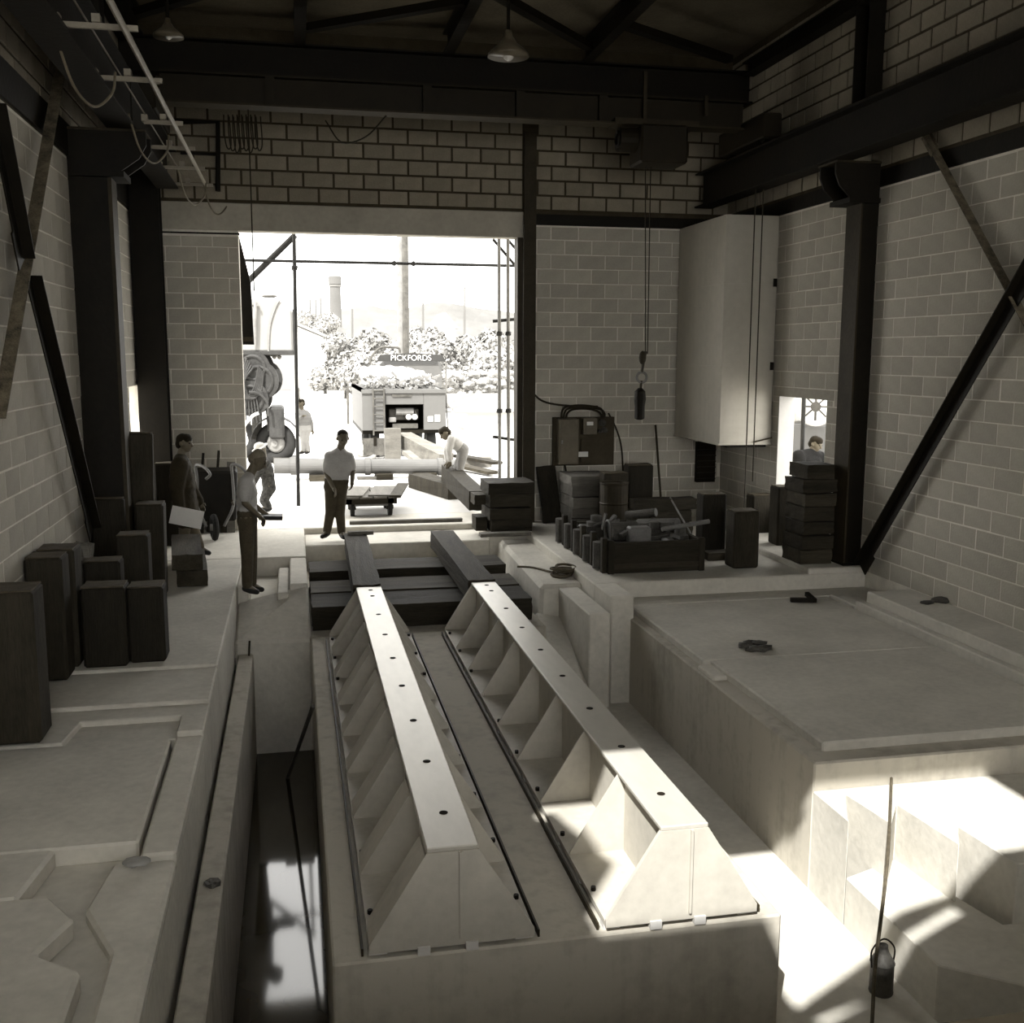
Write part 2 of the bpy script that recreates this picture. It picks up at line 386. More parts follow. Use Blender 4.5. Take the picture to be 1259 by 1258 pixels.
# ---------------------------------------------------------------- floor and foundations
floor = struct('floor')
def fl(name, m='concrete', bevel=.015): return lambda mb: mb.build(name, m, floor, bevel=bevel)
def fbox(name, *a, m='concrete', bevel=.015): return MB().box(*a).build(name, m, floor, bevel=bevel)
DEEP = -2.2
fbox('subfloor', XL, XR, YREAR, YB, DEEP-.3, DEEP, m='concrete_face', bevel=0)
fbox('threshold_slab', XL, XR, 16.98, YB+1.2, -.6, 0)
fbox('back_slab', XL, .1, 14.6, 16.98, -.6, 0.0)
fbox('back_slab', .1, 2.95, 15.95, 16.98, -.6, -.10)
fbox('back_slab', 2.95, XR, 15.95, 16.98, -.6, 0)
fbox('near_slab', XL, XR, YREAR, 2.45, DEEP, 0, m='bounce_dark_floor')
fbox('light_block_platform', XL, XR, YREAR+1, 2.2, 0, 1.1, m='bounce_dark_floor')  # unseen block added to keep low rear light off the plinth front
# pit that takes the skid timbers
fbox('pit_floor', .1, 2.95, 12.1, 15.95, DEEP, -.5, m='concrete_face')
# left shoulder block beyond the trench, with a sunk pocket
fbox('shoulder_block', -.75, -.62, 12.9, 14.6, DEEP, -.02)
fbox('shoulder_block', -.62, -.12, 12.9, 14.6, DEEP, -.26)
fbox('shoulder_block', -.12, .1, 12.9, 14.6, DEEP, -.02)
fbox('pocket_kerb', -.27, -.13, 12.75, 14.3, -.27, -.09)
MB().hexa([(-.75, 12.1, DEEP), (.12, 12.1, DEEP), (.12, 12.95, DEEP), (-.75, 12.95, DEEP)],
          [(-.75, 12.1, -.5), (.12, 12.1, -.52), (.1, 12.95, -.03), (-.75, 12.95, -.22)]).build('sloping_shoulder', 'concrete', floor, bevel=.03)
fbox('left_slab', XL, -.75, 9.55, 14.6, DEEP, 0)
fbox('left_slab_step', XL, -.75, 8.62, 9.55, DEEP, -.025)
MB().prism([(XL, 7.9), (-1.75, 7.9), (-1.7, 8.35), (-.95, 8.35), (-.95, 7.98), (-.75, 7.98), (-.75, 8.62), (XL, 8.62)], DEEP, -.055).build('left_slab_step', 'concrete', floor, bevel=.01)
fbox('left_slab_step', -1.8, -.9, 7.95, 8.4, DEEP, -.10, bevel=.005)
# near left slab with its pocket and gouged channel
MB().prism([(XL, 2.5), (-.75, 2.5), (-.75, 7.98), (-.95, 7.98), (-.95, 7.92), (XL, 7.92)], DEEP, -.19).build('left_near_slab', 'concrete', floor)
fbox('left_near_topping', XL, -.98, 6.18, 7.9, -.2, -.075)
fbox('left_near_topping', -.95, -.75, 6.02, 7.96, -.2, -.085)
MB().prism([(XL, 5.62), (-1.52, 5.62), (-1.44, 6.18), (XL, 6.18)], -.2, -.075).build('left_near_topping', 'concrete', floor, bevel=.02)
MB().prism([(XL, 2.5), (-1.06, 2.5), (-1.06, 4.86), (-1.30, 5.05), (-1.18, 5.35), (-1.36, 5.62), (XL, 5.62)], -.2, -.075).build('left_near_topping', 'concrete', floor, bevel=.02)
MB().prism([(-.93, 2.5), (-.75, 2.5), (-.75, 6.0), (-1.1, 6.0), (-1.16, 5.5), (-.96, 5.05)], -.2, -.115).build('left_near_topping', 'concrete', floor, bevel=.02)
# ridge along the trench
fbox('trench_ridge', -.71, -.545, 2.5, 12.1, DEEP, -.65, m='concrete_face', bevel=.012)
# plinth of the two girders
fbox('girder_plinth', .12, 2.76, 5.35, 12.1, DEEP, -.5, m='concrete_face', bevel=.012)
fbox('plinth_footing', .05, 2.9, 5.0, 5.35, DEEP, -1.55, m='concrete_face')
# right shoulder block
MB().hexa([(2.92, 12.7, DEEP), (3.6, 12.7, DEEP), (3.6, 15.97, DEEP), (2.95, 15.97, DEEP)],
          [(3.02, 12.72, -.13), (3.6, 12.72, -.13), (3.6, 15.97, -.10), (3.1, 15.97, -.10)]).build('shoulder_block', 'concrete', floor, bevel=.05)
MB().hexa([(2.76, 11.2, DEEP), (3.3, 11.2, DEEP), (3.3, 12.75, DEEP), (2.76, 12.75, DEEP)],
          [(2.76, 11.25, -.9), (3.25, 11.25, -1.0), (3.35, 12.72, -.55), (2.92, 12.72, -.45)]).build('broken_shoulder', 'concrete', floor, bevel=.05)
fbox('shoulder_post', 3.26, 3.52, 11.3, 12.75, DEEP, -.17)
fbox('right_slab', 3.56, XR, 12.12, 15.97, DEEP, 0)
fbox('right_slab', 3.56, 3.84, 11.42, 12.12, DEEP, 0)
fbox('right_kerb', 6.42, XR, 12.14, 15.3, -.1, .07)
fbox('right_low_strip', 3.84, XR, 11.72, 12.12, DEEP, -.19)
fbox('right_low_strip', 6.5, XR, 11.1, 11.72, DEEP, -.17)
# big machine pedestal
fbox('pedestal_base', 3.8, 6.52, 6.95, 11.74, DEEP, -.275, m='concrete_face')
fbox('pedestal_top', 3.9, 6.48, 9.42, 11.8, -.4, -.2)
fbox('pedestal_top', 3.97, 6.48, 7.15, 9.42, -.4, -.2)
fbox('pedestal_notch', 3.83, 3.98, 9.0, 9.4, -.4, -.235)
fbox('wall_ledge', 6.64, XR, 3, 11.1, DEEP, 0)
fbox('wall_ledge', 6.52, 6.64, 3, 11.14, DEEP, -.12)
# stepped benches before the pedestal and the right trench
fbox('trench_floor', 2.76, 3.82, 2.5, 12.1, DEEP, -1.3)
MB().prism([(3.8, 6.95), (3.8, 6.42), (4.02, 6.86), (4.08, 6.33), (4.3, 6.62), (4.36, 5.95), (4.52, 6.2), (4.56, 5.62), (6.52, 5.62), (6.52, 6.95)], DEEP, -.5).build('pedestal_bench', 'concrete', floor, bevel=.008)
MB().prism([(3.8, 6.42), (3.8, 5.3), (4.6, 4.7), (6.52, 4.7), (6.52, 5.64), (4.5, 5.64), (4.3, 6.6)], DEEP, -.93).build('pedestal_bench', 'concrete', floor, bevel=.008)
fbox('pedestal_bench', 4.5, 6.52, 2.5, 4.72, DEEP, -1.1)
fbox('pedestal_bench', 3.82, 4.5, 2.5, 4.8, DEEP, -1.25)
# water standing in the left trench
wtr = MB().box(-.56, .12, 2.5, 12.1, DEEP, -1.87).build('trench_water', 'water'); tag(wtr, 'dark standing water along the bottom of the left trench', 'water', kind='stuff')

# ================================================================ STEELWORK
def hcol(name, label, x0, x1, y, z0, z1, m='steel_dark', side=-1):
    """H column whose flange faces the camera; web behind it"""
    t = thing(name, label, 'column', ((x0+x1)/2, y, z0))
    MB().box(x0, x1, y-.02, y, z0, z1).build('flange', m, t)
    MB().box((x0+x1)/2-.012, (x0+x1)/2+.012, y, y+.30, z0, z1).build('web', m, t)
    MB().box(x0, x1, y+.30, y+.32, z0, z1).build('flange', m, t)
    MB().box(x0-.05, x1+.05, y-.08, y+.38, z0-.0, z0+.03).build('base_plate', m, t)
    return t
c1 = hcol('steel_column', 'dark steel column against the left wall, nearer of the two, behind standing timbers', XL+.0, -1.9, 12.3, 0, 5.1)
MB().box(-1.9, -1.86, 12.28, 12.62, .03, 5.0).build('side_plate', 'steel_mid', c1)
hcol('steel_column', 'dark steel column in the far left corner beside the doorway pier', XL+.02, -1.86, 16.5, 0, 6.9)
c3 = hcol('steel_column', 'dark steel column on the right wall beside the tall stack of timbers', 7.0, 7.42, 12.3, .07, 5.15)
MB().box(6.975, 7.0, 12.26, 12.62, .1, 5.15).build('side_plate', 'steel_mid', c3)
hcol('steel_column', 'upper dark steel column rising above the right crane beam to the roof', 7.0, 7.42, 12.35, 5.72, 7.5)
hcol('steel_column', 'upper dark steel column on the left wall above the crane beam', XL, -1.9, 12.35, 5.72, 7.08)
dp = thing('door_post', 'slim dark steel post at the right jamb of the big doorway', 'post', (3.8, 16.9, 0))
MB().box(3.69, 3.89, 16.86, 16.88, 0, 6.28).build('flange', 'steel_mid', dp)
MB().box(3.78, 3.80, 16.88, 16.98, 0, 6.28).build('web', 'steel_mid', dp)
MB().box(3.60, 3.69, 16.93, 17.2, 0, OZ).build('jamb_channel', 'steel_mid', dp)
# steel bands in the walls
def beam(name, label, a, b, w, h, m='steel_dark', cat='beam', parts=True):
    """an I beam from a to b (centre line of the web)"""
    a, b = Vector(a), Vector(b); t = thing(name, label, cat, a); up = Vector((0, 0, h/2-.012))
    MB().bar(a, b, .014, h-.02).build('web', m, t)
    MB().bar(a+up, b+up, w, .024).build('flange', m, t); MB().bar(a-up, b-up, w, .024).build('flange', m, t)
    return t
for nm, a in (('wall_back', (3.9, XR, YB-.03, YB+.01, ZB0, ZB1-.03)), ('wall_right', (XR-.03, XR+.01, 6, YB, ZB0, ZB1)), ('wall_left', (XL-.01, XL+.03, 6, YB, ZB0+.02, ZB1+.14))):
    MB().box(*a).build('steel_band', 'steel_dark', bpy.data.objects[nm])
# crane runway beams and their brackets
for sx, side, (y0, y1) in ((6.66, 'right', (-3, 16.7)), (-1.72, 'left', (-3, 16.45))):
    g = beam('crane_runway_beam', 'deep dark crane runway beam along the %s wall' % side, (sx, y0, 5.43), (sx, y1, 5.43), .3, .54)
    MB().box(sx-.03, sx+.03, y0, y1, 5.70, 5.76).build('rail', 'steel_mid', g)
    for y in (4.3, 8.3, 12.3):
        MB().box(sx-.008+.1, sx+.008+.1, y, y+.02, 5.2, 5.66).build('stiffener', 'steel_dark', g)
def bracket(t, x0, x1, y):
    s = 1 if x1 > 0 else -1
    xi, xo = (x0, x1) if s > 0 else (x1, x0)       # xi towards the room
    MB().prism_y([(xi, 5.14), (xo, 5.14), (xo, 4.72), (xi+(xo-xi)*.35, 4.72), (xi+(xo-xi)*.1, 4.86), (xi, 5.0)], y-.06, y-.03).build('gusset_plate', 'steel_dark', t)
    MB().prism_y([(xi, 5.14), (xo, 5.14), (xo, 4.72), (xi+(xo-xi)*.35, 4.72), (xi+(xo-xi)*.1, 4.86), (xi, 5.0)], y+.33, y+.36).build('gusset_plate', 'steel_dark', t)
    MB().box(min(xi, xo), max(xi, xo), y-.08, y+.4, 5.135, 5.16).build('seat_plate', 'steel_mid', t)
    MB().box(min(xi+(xo-xi)*.3, xo), max(xi+(xo-xi)*.3, xo), y-.1, y+.4, 4.66, 4.72).build('cap_plate', 'steel_dark', t)
bracket(c3, 6.6, 7.20, 12.3)
bracket(c1, XL+.03, -1.48, 12.3)
# cross bracing
def brace(name, label, a, b, w, m='steel_dark'):
    a, b = Vector(a), Vector(b); t = thing(name, label, 'brace', a)
    MB().bar(a, b, w, .012, up=(1, 0, 0)).build('leg_angle', m, t)
    d = (b-a).normalized(); r = d.cross(Vector((1, 0, 0))).normalized()*(w/2-.006); s = .05 if a.x < 0 else -.05
    MB().bar(a+r+Vector((s, 0, 0)), b+r+Vector((s, 0, 0)), .012, .1, up=(1, 0, 0)).build('leg_angle', m, t)
    MB().bar(a-d*.02, a+d*.3, w*1.6, .014, up=(1, 0, 0)).build('gusset_plate', m, t)
    return t
xr, xl = XR-.12, XL+.12
b1 = AX(1060, 697, xr); b2 = AX(1259, 350, xr); b2 = b1+(b2-b1)*1.5
brace('diagonal_brace', 'heavy dark diagonal brace on the right wall rising from the column foot', b1, b2, .15)
b1 = AX(1138, 165, xr+.06); b2 = AX(1259, 390, xr+.06); b2 = b1+(b2-b1)*2.35
brace('diagonal_brace', 'slimmer scaly diagonal brace on the right wall dropping from the crane beam', b1, b2, .10, 'peeling')
b1 = AX(112, 655, xl); b2 = AX(35, 345, xl); b2 = b1+(b2-b1)*1.0
brace('diagonal_brace', 'dark diagonal brace on the left wall with its foot behind the standing timbers', b1, b2, .15)
b1 = AX(26, 322, xl); b2 = AX(-12, 130, xl)
brace('diagonal_brace', 'short upper dark diagonal brace at the left edge of the left wall', b1, b2, .15)
b1 = AX(75, 60, xl-.05); b2 = AX(-8, 520, xl-.05)
brace('diagonal_brace', 'mottled flaking diagonal brace crossing the left wall', b1, b2, .12, 'peeling')

# roof: gable truss, purlins, bracing
g = beam('roof_girder', 'black roof girder spanning the hall above the crane', (XL, 16.3, 6.96), (XR, 16.3, 6.96), .3, .48)
for i, (sx, side) in enumerate(((7.1, 'right'), (-2.15, 'left'))):
    beam('eaves_beam', 'black eaves beam along the top of the %s wall' % side, (sx, YREAR, 7.2), (sx, 16.1, 7.2), .2, .2)
PX = [(-2.0, 'purlin at the left wall'), (.22, 'second roof purlin from the left'), (2.38, 'third roof purlin from the left'), (4.5, 'fourth roof purlin from the left')]
for x, lb in PX:
    beam('purlin', 'black steel '+lb+' running towards the camera', (x, 1.2, 7.33), (x, 16.2, 7.33), .16, .3, cat='purlin')
br = [((-2.0, 15.6), (.22, 13.2), 'leftmost'), ((.3, 15.7), (2.3, 14.1), 'second from left'), ((4.4, 15.7), (2.5, 13.6), 'third from left'), ((6.7, 15.9), (4.6, 14.6), 'rightmost')]
for (a, b, pos) in br:
    t = thing('roof_brace', 'dark diagonal roof brace between purlins, %s of the four' % pos, 'brace', (a[0], a[1], 7.3))
    MB().bar((a[0], a[1], 7.28), (b[0], b[1], 7.28), .14, .10).build('angle', 'steel_dark', t)
beam('roof_cross_tie', 'dark cross tie under the roof boarding nearer the camera', (XL, 13.1, 7.45), (XR, 13.1, 7.45), .14, .14, cat='beam')

# overhead crane
t = thing('overhead_crane', 'brown overhead crane bridge spanning the hall below the roof girder', 'crane', (2.5, 15.0, 6.0))
MB().box(-1.6, 6.55, 14.98, 15.02, 6.06, 6.42).build('girder_web', 'steel_brown', t)
MB().box(-1.6, 6.55, 14.86, 15.14, 6.41, 6.435).build('top_flange', 'steel_brown', t)
MB().box(-1.6, 6.55, 14.84, 15.16, 6.03, 6.055).build('bottom_flange', 'steel_mid', t)  # lighter than the web: the flange's reflected light put into its colour
for x in (-.2, 1.9, 3.2, 4.4):
    MB().box(x-.06, x+.06, 14.88, 14.98, 6.06, 6.41).build('stiffener', 'steel_brown', t)
for x in (-1.72, 6.66):
    e = MB().box(x-.14, x+.14, 14.2, 15.8, 5.80, 6.14).build('end_carriage', 'steel_brown', t, bevel=.02)
    for y in (14.4, 15.6): MB().tube((x-.05, y, 5.86), (x+.05, y, 5.86), .1, n=16).build('wheel', 'steel_dark', e)
MB().path([AY(400, 148, 14.95), AY(420, 175, 14.95), AY(450, 168, 14.95), AY(475, 142, 14.95)], .01).build('slack_cable', 'cable', t)
q = [AY(275+i*5.5, 141, 14.9) for i in range(8)]
for i in range(0, 8):
    a = q[i]; mb = MB(); mb.path([a, a+Vector((.0, 0, -.25)), a+Vector((.03, 0, -.42-.03*(i % 3))), a+Vector((.08, 0, -.38)), a+Vector((.07, 0, -.02))], .009); mb.build('looped_cable', 'cable', t)
h = thing('hoist_trolley', 'dark hoist trolley hung under the right part of the crane bridge', 'hoist', (5.3, 15, 5.5))
a, b = AY(782, 160, 14.95), AY(838, 205, 14.95)
MB().box(a.x, b.x, 14.7, 15.25, b.z, a.z+.05).build('hoist_housing', 'steel_brown', h, bevel=.03)
MB().box(4.55, 5.8, 14.78, 15.2, 6.02, 6.1).build('trolley_frame', 'steel_mid', h)
a = AY(768, 172, 14.95); MB().tube((a.x-.1, 14.95, a.z), (a.x+.16, 14.95, a.z), .17, n=16).build('motor', 'steel_brown', h)
MB().torus((a.x-.12, 14.9, a.z), .1, .02, axis=(1, 0, 0)).build('brake_ring', 'steel_dark', h)
MB().bar((5.0, 14.86, 6.1), (5.0, 14.86, 6.75), .05, .05).build('collector_post', 'steel_mid', h)
cb = MB(); cb.bar(AY(868, 118, 14.8), AY(868, 142, 14.8), .05, .05); cb.build('hanger', 'steel_mid', h)
k = thing('crane_hook', 'chain hook with dark grab hanging in front of the right back wall', 'hook', AY(790, 515, 14.95))
mb = MB()
for px in (793.5, 800): mb.path([AY(px, 205, 14.95), AY(793.5+(px-793.5)*.4, 435, 14.95)], .008)
mb.build('hoist_rope', 'cable', k)
MB().ball(AY(790, 440, 14.95), .07, sq=(.8, .6, 1.5)).build('block', 'steel_mid', k, smooth=True)
MB().torus(AY(789, 464, 14.95), .075, .02, axis=(0, 1, 0)).build('hook', 'machine_pale', k, smooth=True)
MB().path([AY(794, 432, 14.95), AY(791, 446, 14.95), AY(789, 458, 14.95)], .022).build('shank', 'steel_mid', k); MB().tube(AY(788.5, 468, 14.95), AY(787.5, 484, 14.95), .02).build('link', 'steel_mid', k)
a = AY(787, 478, 14.95); MB().lathe(a+Vector((0, 0, -.46)), [(.04, 0), (.075, .02), (.075, .2), (.09, .3), (.08, .42), (.03, .47)], n=12).build('grab', 'steel_dark', k)

# conductor rail on the left
t = thing('conductor_rail', 'pale conductor rail on cross arms running along the left crane beam', 'conductor rail', (-1.3, 12, 5.2))
ra, rb = AY(253, 228, 16.4), None
MB().tube((ra.x, 7.2, ra.z), ra, .026, n=8).build('rail', 'light_pipe', t)
for (x0, y0, x1, y1) in [(68, 33, 170, 41), (115, 97, 200, 106), (177, 152, 225, 154), (177, 183, 240, 187), (196, 209, 252, 212), (200, 231, 262, 231)]:
    kx = (x1-360)/(253-360); Y = ra.y/kx*1.0
    # depth at which this arm carries the rail
    pxr = 360+(253-360)*((x1-6-360)/(253-360)); Y = ra.y*(253-360)/(x1-8-360)
    A, B = AY(x0, y0, Y), AY(x1, y1, Y)
    zz = ra.z+.03
    arm = MB().bar((A.x, Y, zz), (B.x, Y, zz), .035, .04).build('cross_arm', 'light_pipe', t)
    MB().box(A.x-.02, A.x+.04, Y-.05, Y+.05, zz, zz+.07).build('insulator', 'light_pipe', arm)
    MB().box((A.x+B.x)/2-.03, (A.x+B.x)/2+.03, Y-.05, Y+.05, zz+.02, zz+.08).build('insulator', 'light_pipe', arm)
for dx in (-.55, -.3):
    MB().tube((ra.x+dx, 7.2, ra.z+.1), (ra.x+dx, 16.3, ra.z+.1), .008, n=6).build('conductor_wire', 'cable_pale', t)
for (y, x) in ((9.2, -1.75), (11.9, -1.6), (15.2, -1.45), (16.2, -1.2)):
    MB().path([(x, y, 5.25), (x+.06, y+.3, 4.95), (x+.16, y+.6, 4.86), (x+.28, y+.8, 5.02), (x+.3, y+.9, 5.22)], .012).build('drooping_cable', 'cable_pale', t)
f = thing('wall_frame', 'dark pipe frame with looped cables on the back wall, top left', 'frame', AY(268, 235, 16.9))
A, B = AY(212, 150, 16.9), AY(268, 150, 16.9); C_, D_ = AY(268, 235, 16.9), AY(215, 235, 16.9)
MB().path([A, B, C_], .04, n=8, sm=0).build('pipe', 'steel_dark', f)
MB().bar(AY(222, 188, 16.9), AY(268, 190, 16.9), .04, .04).build('rung', 'steel_dark', f)
wa = AY(305, 143, 15); w = MB().path([(wa.x, 15.1, 6.04), (wa.x, 15.1, 5.0), (wa.x, 15.1, AY(306, 358, 15.1).z)], .009).build('hanging_wire', 'cable'); tag(w, 'thin dark wire hanging past the top left corner of the big doorway', 'wire')

# pendant lamps
def lamp(label, p, r):
    t = thing('pendant_lamp', label, 'lamp', p)
    MB().lathe(p, [(r, 0), (r*.97, .03), (r*.72, r*.38), (r*.42, r*.62), (r*.2, r*.95), (r*.17, r*1.2)], n=24).build('shade', 'lamp_enamel', t, smooth=True)
    MB().ball(Vector(p)+Vector((0, 0, .02)), r*.28).build('bulb', 'white_paint', t, smooth=True)
    MB().tube(Vector(p)+Vector((0, 0, r*1.2)), (p[0], p[1], 7.58), .02, n=8).build('stem', 'steel_dark', t)
lamp('pendant lamp with bell shade hanging over the middle of the hall', AY(625, 70, 12.4), .24)
lamp('pendant lamp with bell shade near the top left corner, above the conductor rail', AY(207, 46, 13.0), .17)

# ================================================================ THE TWO MACHINE GIRDERS
GL, GZ = 6.56, -.5
def make_girder():
    t = thing('machine_girder', 'left pale steel machine girder with bright top plate and sloping stiffeners', 'girder', (0, 0, 0), 'twin steel girders bolted to the plinth')
    hb, ht, zb, zt = .465, .145, .035, .62
    MB().box(-hb, hb, 0, GL, zb, zb+.035).build('base_plate', 'girder_side', t)
    for i in range(13):
        for x in (-hb+.05, hb-.05): MB().box(x-.05, x+.05, i*GL/12.2+.03, i*GL/12.2+.10, 0, zb).build('shim', 'white_paint', t)
    for x in (-.17, .1): MB().box(x-.03, x+.04, -.03, .05, 0, .05).build('shim', 'white_paint', t)
    for x in (-.085, .085): MB().box(x-.008, x+.008, .01, GL-.01, zb+.035, zt-.03).build('web', 'girder_side', t)
    MB().box(-ht, ht, -.012, GL+.012, zt-.03, zt).build('top_plate', 'girder_top', t, bevel=.006)
    for s in (-1, 1):
        for i in range(9):
            y = .012+i*(GL-.03)/8
            MB().prism_y([(s*.09, zb+.035), (s*(hb-.01), zb+.035), (s*(hb-.01), zb+.055), (s*(ht-.004), zt-.03), (s*.09, zt-.03)], y-.009, y+.009).build('stiffener', 'girder_side', t)
    MB().prism_y([(-hb, zb), (hb, zb), (hb, zb+.05), (ht, zt-.028), (-ht, zt-.028), (-hb, zb+.05)], -.016, .0).build('end_plate', 'girder_side', t)
    MB().box(.035, .05, -.03, -.014, zb+.04, zt-.03).build('end_rib', 'girder_side', t)
    MB().prism_y([(-hb, zb), (hb, zb), (hb, zb+.05), (ht, zt-.028), (-ht, zt-.028), (-hb, zb+.05)], GL, GL+.016).build('end_plate', 'girder_side', t)
    for y in (.42, 1.22, 2.02, 2.85, 3.65, 4.45, 5.25, 6.1, 6.4):
        MB().tube((.01, y, zt-.01), (.01, y, zt+.0025), .026, n=14).build('hole_shade_disc', 'dark_hole', t)  # dark disc stands in for the shade inside a bolt hole
    for s in (-1, 1):                                # kerb angle with studs beside the base plate
        MB().box(s*(hb+.035)-.006, s*(hb+.035)+.006, .03, GL, 0, .045).build('edge_strip', 'steel_mid', t)
        for i in range(9): MB().tube((s*(hb-.03), .35+i*.75, zb+.03), (s*(hb-.03), .35+i*.75, zb+.06), .016, n=8).build('stud', 'steel_dark', t)
    return t
g1 = make_girder(); g2 = copy_tree(g1)
g1.location = (.785, 5.37, GZ); g2.location = (2.135, 5.37, GZ); bpy.context.view_layer.update()
for i in range(8):                                   # outer stiffeners of the left girder carry wide face flats
    y = 5.37+.012+i*(GL-.03)/8
    a, b = Vector((.785-.455, y+.10, GZ+.09)), Vector((.785-.15, y+.10, GZ+.575))
    MB().bar(a, b, .26, .012, up=(-1, 0, .8)).build('stiffener_flat', 'girder_side', g1)
g2['label'] = 'right pale steel machine girder, its near end in the patch of sunlight'

# ---------------------------------------------------------------- timber baulks
def baulk(label, a, b, w, h, m='timber_y', name='timber_baulk', cat='timber', group=None, bev=.012, up=(0, 0, 1), seed=0, rope=None):
    """squared timber from a to b (centre line)"""
    mb = MB().bar(a, b, w, h, up=up).cuts(3).jitter(.005, seed)
    o = mb.build(name, m); return tag(o, label, cat, group)
for i, (p0, p1, q0, q1, lb) in enumerate([((425, 662), (452, 660), (432, 722), (465, 720), 'squared skid timber lying in line with the left girder'),
                             ((530, 657), (560, 657), (575, 715), (608, 713), 'squared skid timber lying in line with the right girder')]):
    f0, f1, n0, n1 = AZ(*p0, .14), AZ(*p1, .14), AZ(*q0, .14), AZ(*q1, .14)
    n0.y = n1.y = 11.97; f0.y = f1.y = 15.55; n0.x, n1.x = (.61, .93) if i == 0 else (1.96, 2.28)
    if i == 1: f0.x, f1.x = 1.97, 2.31
    dz = Vector((0, 0, .25))
    bmv = MB().hexa([n0-dz, n1-dz, f1-dz, f0-dz], [n0, n1, f1, f0]).cuts(5).jitter(.006, i)
    tag(bmv.build('skid_timber', 'timber_y'), lb, 'timber', 'skid timbers behind the girders')
for k, (y0, y1, z0, z1, lb) in enumerate([(12.42, 12.72, -.5, -.215, 'lowest and nearest'), (13.15, 13.45, -.5, -.2, 'middle'), (14.1, 14.42, -.5, -.125, 'farthest and highest')]):
    o = MB().box(.14, 2.84, y0, y1+.42, z0, z1).cuts(4).jitter(.006, 10+k).build('cross_timber', 'timber_x')
    tag(o, '%s cross timber in the pit beneath the two skid timbers' % lb, 'timber', 'cross timbers in the pit')

def upright(label, x0, x1, yb, yt, depth=.28, z=0., seed=0, lean=0., group='timber baulks standing on end', top=True, ws=None):
    """baulk standing on end: picture x of its two front edges, y of foot and head"""
    A, B = AZ(x0, yb, z), AZ(x1, yb, z); A.x = max(A.x, XL+.03); B.x = max(B.x, A.x+.3); y = (A.y+B.y)/2; wx = B.x-A.x
    ht = AY((x0+x1)/2, yt, y+.02).z - z
    t = thing('standing_timber', label, 'timber', ((A.x+B.x)/2, y, z), group)
    mb = MB().box(A.x, B.x, y, y+depth, z, z+ht)
    mb.build('baulk', 'timber', t, bevel=.022)
    mb = MB().box(A.x+.012, B.x-.012, y+.012, y+depth-.012, z+ht-.004, z+ht+.006).cuts(3).jitter(.004, seed); mb.build('lit_top', 'timber_top_lit', t)  # thin lighter cap imitates light falling on the top
    if lean: t.rotation_euler = (0, lean, 0)
    return t
LB = 'left wall'
upright('dark standing timber nearest the camera at the left edge, round shouldered', -30, 50, 917, 728, .34, seed=1)
upright('tall dark standing timber behind the nearest one at the left edge', -45, 38, 842, 688, .3, seed=2)
upright('tall dark standing timber just left of the front pair', 44, 98, 822, 676, .32, seed=3)
upright('left one of the front pair of squarish standing timbers', 104, 157, 821, 722, .3, seed=4)
upright('right one of the front pair of squarish standing timbers', 160, 204, 815, 722, .3, seed=5)
upright('standing timber whose pale top shows just behind the front pair', 108, 152, 795, 690, .26, seed=6)
upright('standing timber behind the front pair, in front of the tallest one', 148, 186, 770, 658, .28, seed=7)
upright('black standing timber left of the tallest one, at the foot of the column', 119, 158, 745, 613, .13, seed=8)
upright('tallest plank like timber standing on end near the left column', 158, 190, 728, 532, .12, seed=9, lean=.03)
upright('long timber right of the tallest one, leaning against it', 169, 203, 735, 620, .3, seed=10, lean=.02)
upright('black standing timber half hidden left of the tallest one, under the slit window', 148, 166, 700, 574, .25, seed=11)
upright('black standing timber behind the man in the suit, left of his back', 194, 222, 672, 570, .25, seed=12)
t = thing('broken_timber_end', 'broken pale timber end poking up between the standing timbers', 'timber', AZ(100, 800))
mb = MB().bar(AY(100, 720, 10.6), AY(103, 668, 10.6), .16, .12).cuts(4).jitter(.012, 5); mb.build('splintered_end', 'timber_pale', t)
MB().bar((AZ(100, 800)+Vector((0, .9, 0))), AY(100, 720, 10.6), .15, .12).build('shaft', 'timber', t)
# two timbers lying one on the other behind the man with the suit
a = AZ(237, 722); y0 = a.y
for k, (dx, lb) in enumerate([(.02, 'lower of two short dark timbers lying stacked beside the suited man'), (-.03, 'upper of two short dark timbers lying stacked beside the suited man')]):
    z = .01+k*.2
    o = MB().hexa([(a.x-.2+dx, y0, z), (a.x+.16+dx, y0, z), (a.x+.0+dx, y0+1.5, z), (a.x-.36+dx, y0+1.5, z)],
                  [(a.x-.2+dx, y0, z+.19), (a.x+.16+dx, y0, z+.19), (a.x+.0+dx, y0+1.5, z+.19), (a.x-.36+dx, y0+1.5, z+.19)]).cuts(3).jitter(.005, k).build('lying_timber', 'timber_y')
    tag(o, lb, 'timber', 'short timbers lying in a stack')
# right hand group
upright('standing timber between the oil box and its shorter neighbour, on a dark block', 862, 893, 684, 608, .28, seed=20)
upright('short dark standing timber nearest the camera on the right, before the little window', 900, 934, 699, 629, .3, seed=21)
upright('pale topped standing timber by the foot of the little window', 923, 951, 661, 609, .26, seed=22)
upright('black standing timber left of the big horizontal stack, below the window', 954, 976, 671, 599, .3, z=.07, seed=23)
o = MB().box(*(lambda p: (p.x-.2, p.x+.22, p.y-.3, p.y-.02, 0, .1))(AZ(877, 684))).cuts(2).jitter(.005, 3).build('timber_block', 'timber_x'); tag(o, 'low dark block at the foot of the standing timber right of the oil box', 'timber')
